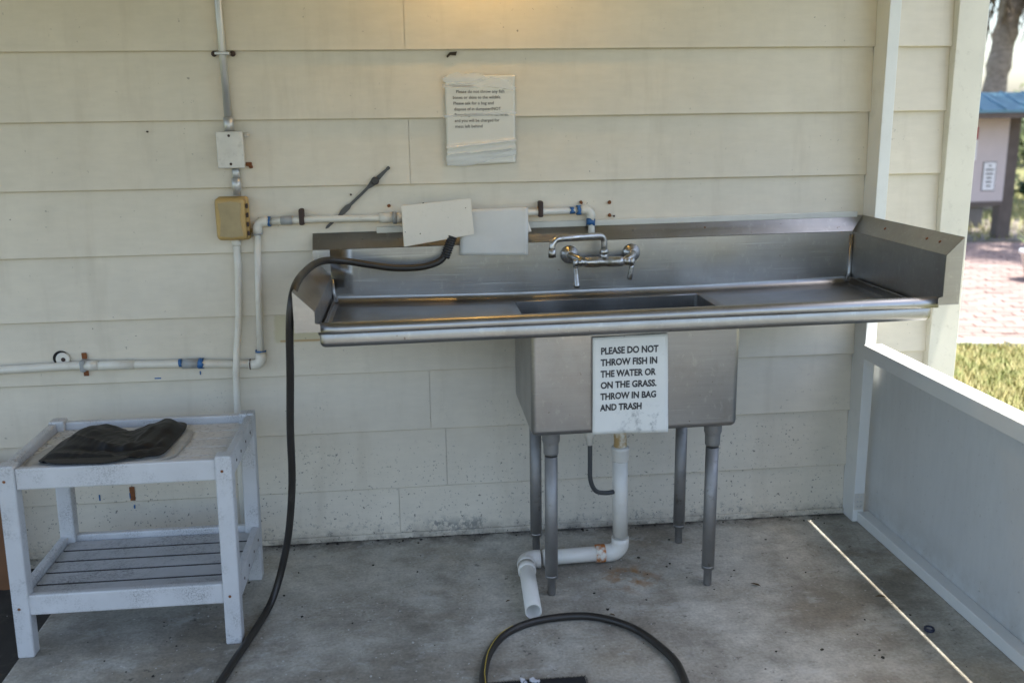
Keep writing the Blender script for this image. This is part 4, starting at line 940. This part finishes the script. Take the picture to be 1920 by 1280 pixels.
# white pot at the picture's right edge
po = thing('plant_pot', 'white tapered pot on the sunny brick paving', 'pot', (6.12, 4.95, GZ))
g = G(); g.lathe((6.10, 4.95, GZ+.05), (0, 0, 1), [(0, .10), (.20, .15), (.20, .165), (.235, .165), (.235, .14), (.20, .135)], 24); g.build('bowl', 'pot', po)
g = G(); g.lathe((6.10, 4.95, GZ+.01), (0, 0, 1), [(0, .09), (.045, .08)], 20); g.build('saucer', 'greystone', po)
g = G()
for i in range(60):
    t = random.uniform(0, 6.283); l = random.uniform(.1, .3); a = random.uniform(.2, 1.1); b = Vector((6.1, 4.95, GZ+.26))
    e = b+Vector((math.cos(t)*math.sin(a), math.sin(t)*math.sin(a), math.cos(a)))*l; s_ = Vector((-math.sin(t), math.cos(t), 0))*.014
    g.poly([b-s_*.3, b.lerp(e, .6)-s_, e, b.lerp(e, .6)+s_])
g.build('foliage', 'leaf', po, recalc=False)

# palms
def palm(x, y, h, lean, label, skirt, r0=.21):
    t = thing('palm_tree', label, 'palm tree', (x, y, GZ), 'palms by the path')
    g = G(); pts = []; rad = []
    for i in range(41):
        s = i/40; pts.append((x+lean[0]*s*s, y+lean[1]*s, GZ-.05+h*s)); rad.append((r0*(1.25-.35*min(1, s*4)) if s < .25 else r0*(.9+.08*math.sin(i*1.7)))*(1+.05*(i % 2)))
    g.tube(pts, rad, 18); g.build('trunk', 'bark', t)
    topv = Vector(pts[-1]); fr = G(); dead = G()
    def frond(base, az, el0, ln, droop, gg, nleaf=26, lw=.028):
        P = []; p = base.copy(); e = el0
        for i in range(12):
            P.append(p.copy()); p = p+Vector((math.cos(az)*math.cos(e), math.sin(az)*math.cos(e), math.sin(e)))*ln/11; e -= droop/11
        gg.tube(P, [.018*(1-i/13)+.004 for i in range(12)], 5)
        sdv = Vector((-math.sin(az), math.cos(az), 0))
        for i in range(nleaf):
            s = .25+.75*i/nleaf; k = min(int(s*11), 10); q = P[k].lerp(P[k+1], s*11-k); tv = (P[k+1]-P[k]).normalized()
            for sg_ in (-1, 1):
                L = ln*.34*(1-.5*abs(s-.5))*random.uniform(.8, 1.1); e2 = q+(sdv*sg_*.8+tv*.6+Vector((0, 0, -.35+random.uniform(-.2, .1)))).normalized()*L
                gg.poly([q-tv*lw*.5, q+tv*lw*.5, q.lerp(e2, .6)+tv*lw*.5, e2, q.lerp(e2, .6)-tv*lw*.5])
    for i in range(34): frond(topv+Vector((0, 0, random.uniform(-.1, .25))), i*2.399, random.uniform(-.1, 1.25), random.uniform(1.6, 2.3), random.uniform(1.0, 2.0), fr)
    fr.build('crown', 'frond', t, recalc=False)
    for i in range(skirt):
        az = random.uniform(0, 6.283); b = topv+Vector((math.cos(az)*.15, math.sin(az)*.15, -random.uniform(.1, .6))); ln = random.uniform(1.1, 1.7); o_ = random.uniform(.15, .5)
        P = [b, b+Vector((math.cos(az)*o_*.6, math.sin(az)*o_*.6, -ln*.35)), b+Vector((math.cos(az)*o_, math.sin(az)*o_, -ln))]
        dead.tube(spline(P, 4), .012, 5)
        for j in range(18):
            s = random.uniform(.3, 1); q = P[1].lerp(P[2], max(0, (s-.35)/.65)); e2 = q+Vector((random.gauss(0, .12), random.gauss(0, .12), -random.uniform(.2, .5))); wv = Vector((random.uniform(-1, 1), random.uniform(-1, 1), 0)).normalized()*.012
            dead.poly([q-wv, q+wv, e2])
    dead.build('dead_skirt', 'deadfrond', t, recalc=False)
    return t
palm(9.22, 11.0, 4.6, (.5, 0), 'thick grey-brown palm trunk behind the blue-roofed kiosk', 46, .18)
palm(8.55, 6.75, 4.9, (-.25, 0), 'palm to the right of the kiosk shading the bricks', 10, .17)

# shrubs and small trees behind
def shrub(x, y, h, r, n, label, cat='shrub', leaf=.06, grp='shrubs beyond the kiosk'):
    t = thing('shrub', label, cat, (x, y, GZ), grp); g = G()
    for i in range(7):
        a = random.uniform(0, 6.283); q = r*random.uniform(.2, .7); g.tube(spline([(x, y, GZ-.03), (x+.3*q*math.cos(a), y+.3*q*math.sin(a), GZ+h*.4), (x+q*math.cos(a), y+q*math.sin(a), GZ+h*.85)], 4), [.05*h*.4*(1-i_/10)+.004 for i_ in range(9)], 6)
    g.build('stem', 'bark', t); g = G(); cl = [(random.gauss(0, .42)*r, random.gauss(0, .42)*r, h*random.uniform(.15, .95), r*random.uniform(.22, .42)) for _ in range(26)]
    for i in range(n):
        cx, cy, cz, cr = random.choice(cl); d = Vector((random.gauss(0, 1), random.gauss(0, 1), random.gauss(0, 1))).normalized()*cr*random.uniform(.6, 1.05)
        p = Vector((x+cx, y+cy, max(GZ+.03, GZ+cz))) + d; p.z = max(p.z, GZ+.03)
        a = Vector((random.gauss(0, 1), random.gauss(0, 1), random.gauss(0, 1))).normalized(); b = a.orthogonal().normalized(); l = leaf*random.uniform(.6, 1.4)
        g.poly([p-a*l, p-b*l*.35, p+a*l, p+b*l*.35])
    g.build('crown', 'leaf', t, recalc=False); return t
shrub(10.95, 12.0, 1.35, .55, 4200, 'bushy green shrub at the right edge beyond the kiosk', leaf=.05)
shrub(16.9, 22.0, 1.75, 1.3, 4200, 'low distant green shrub seen behind the palm trunk', leaf=.08)
shrub(19.6, 25.0, 2.1, 1.5, 4200, 'far rounded green tree right of the palm trunk', leaf=.09)
for ob_ in list(bpy.data.objects):
    if '_o' in ob_: del ob_['_o']
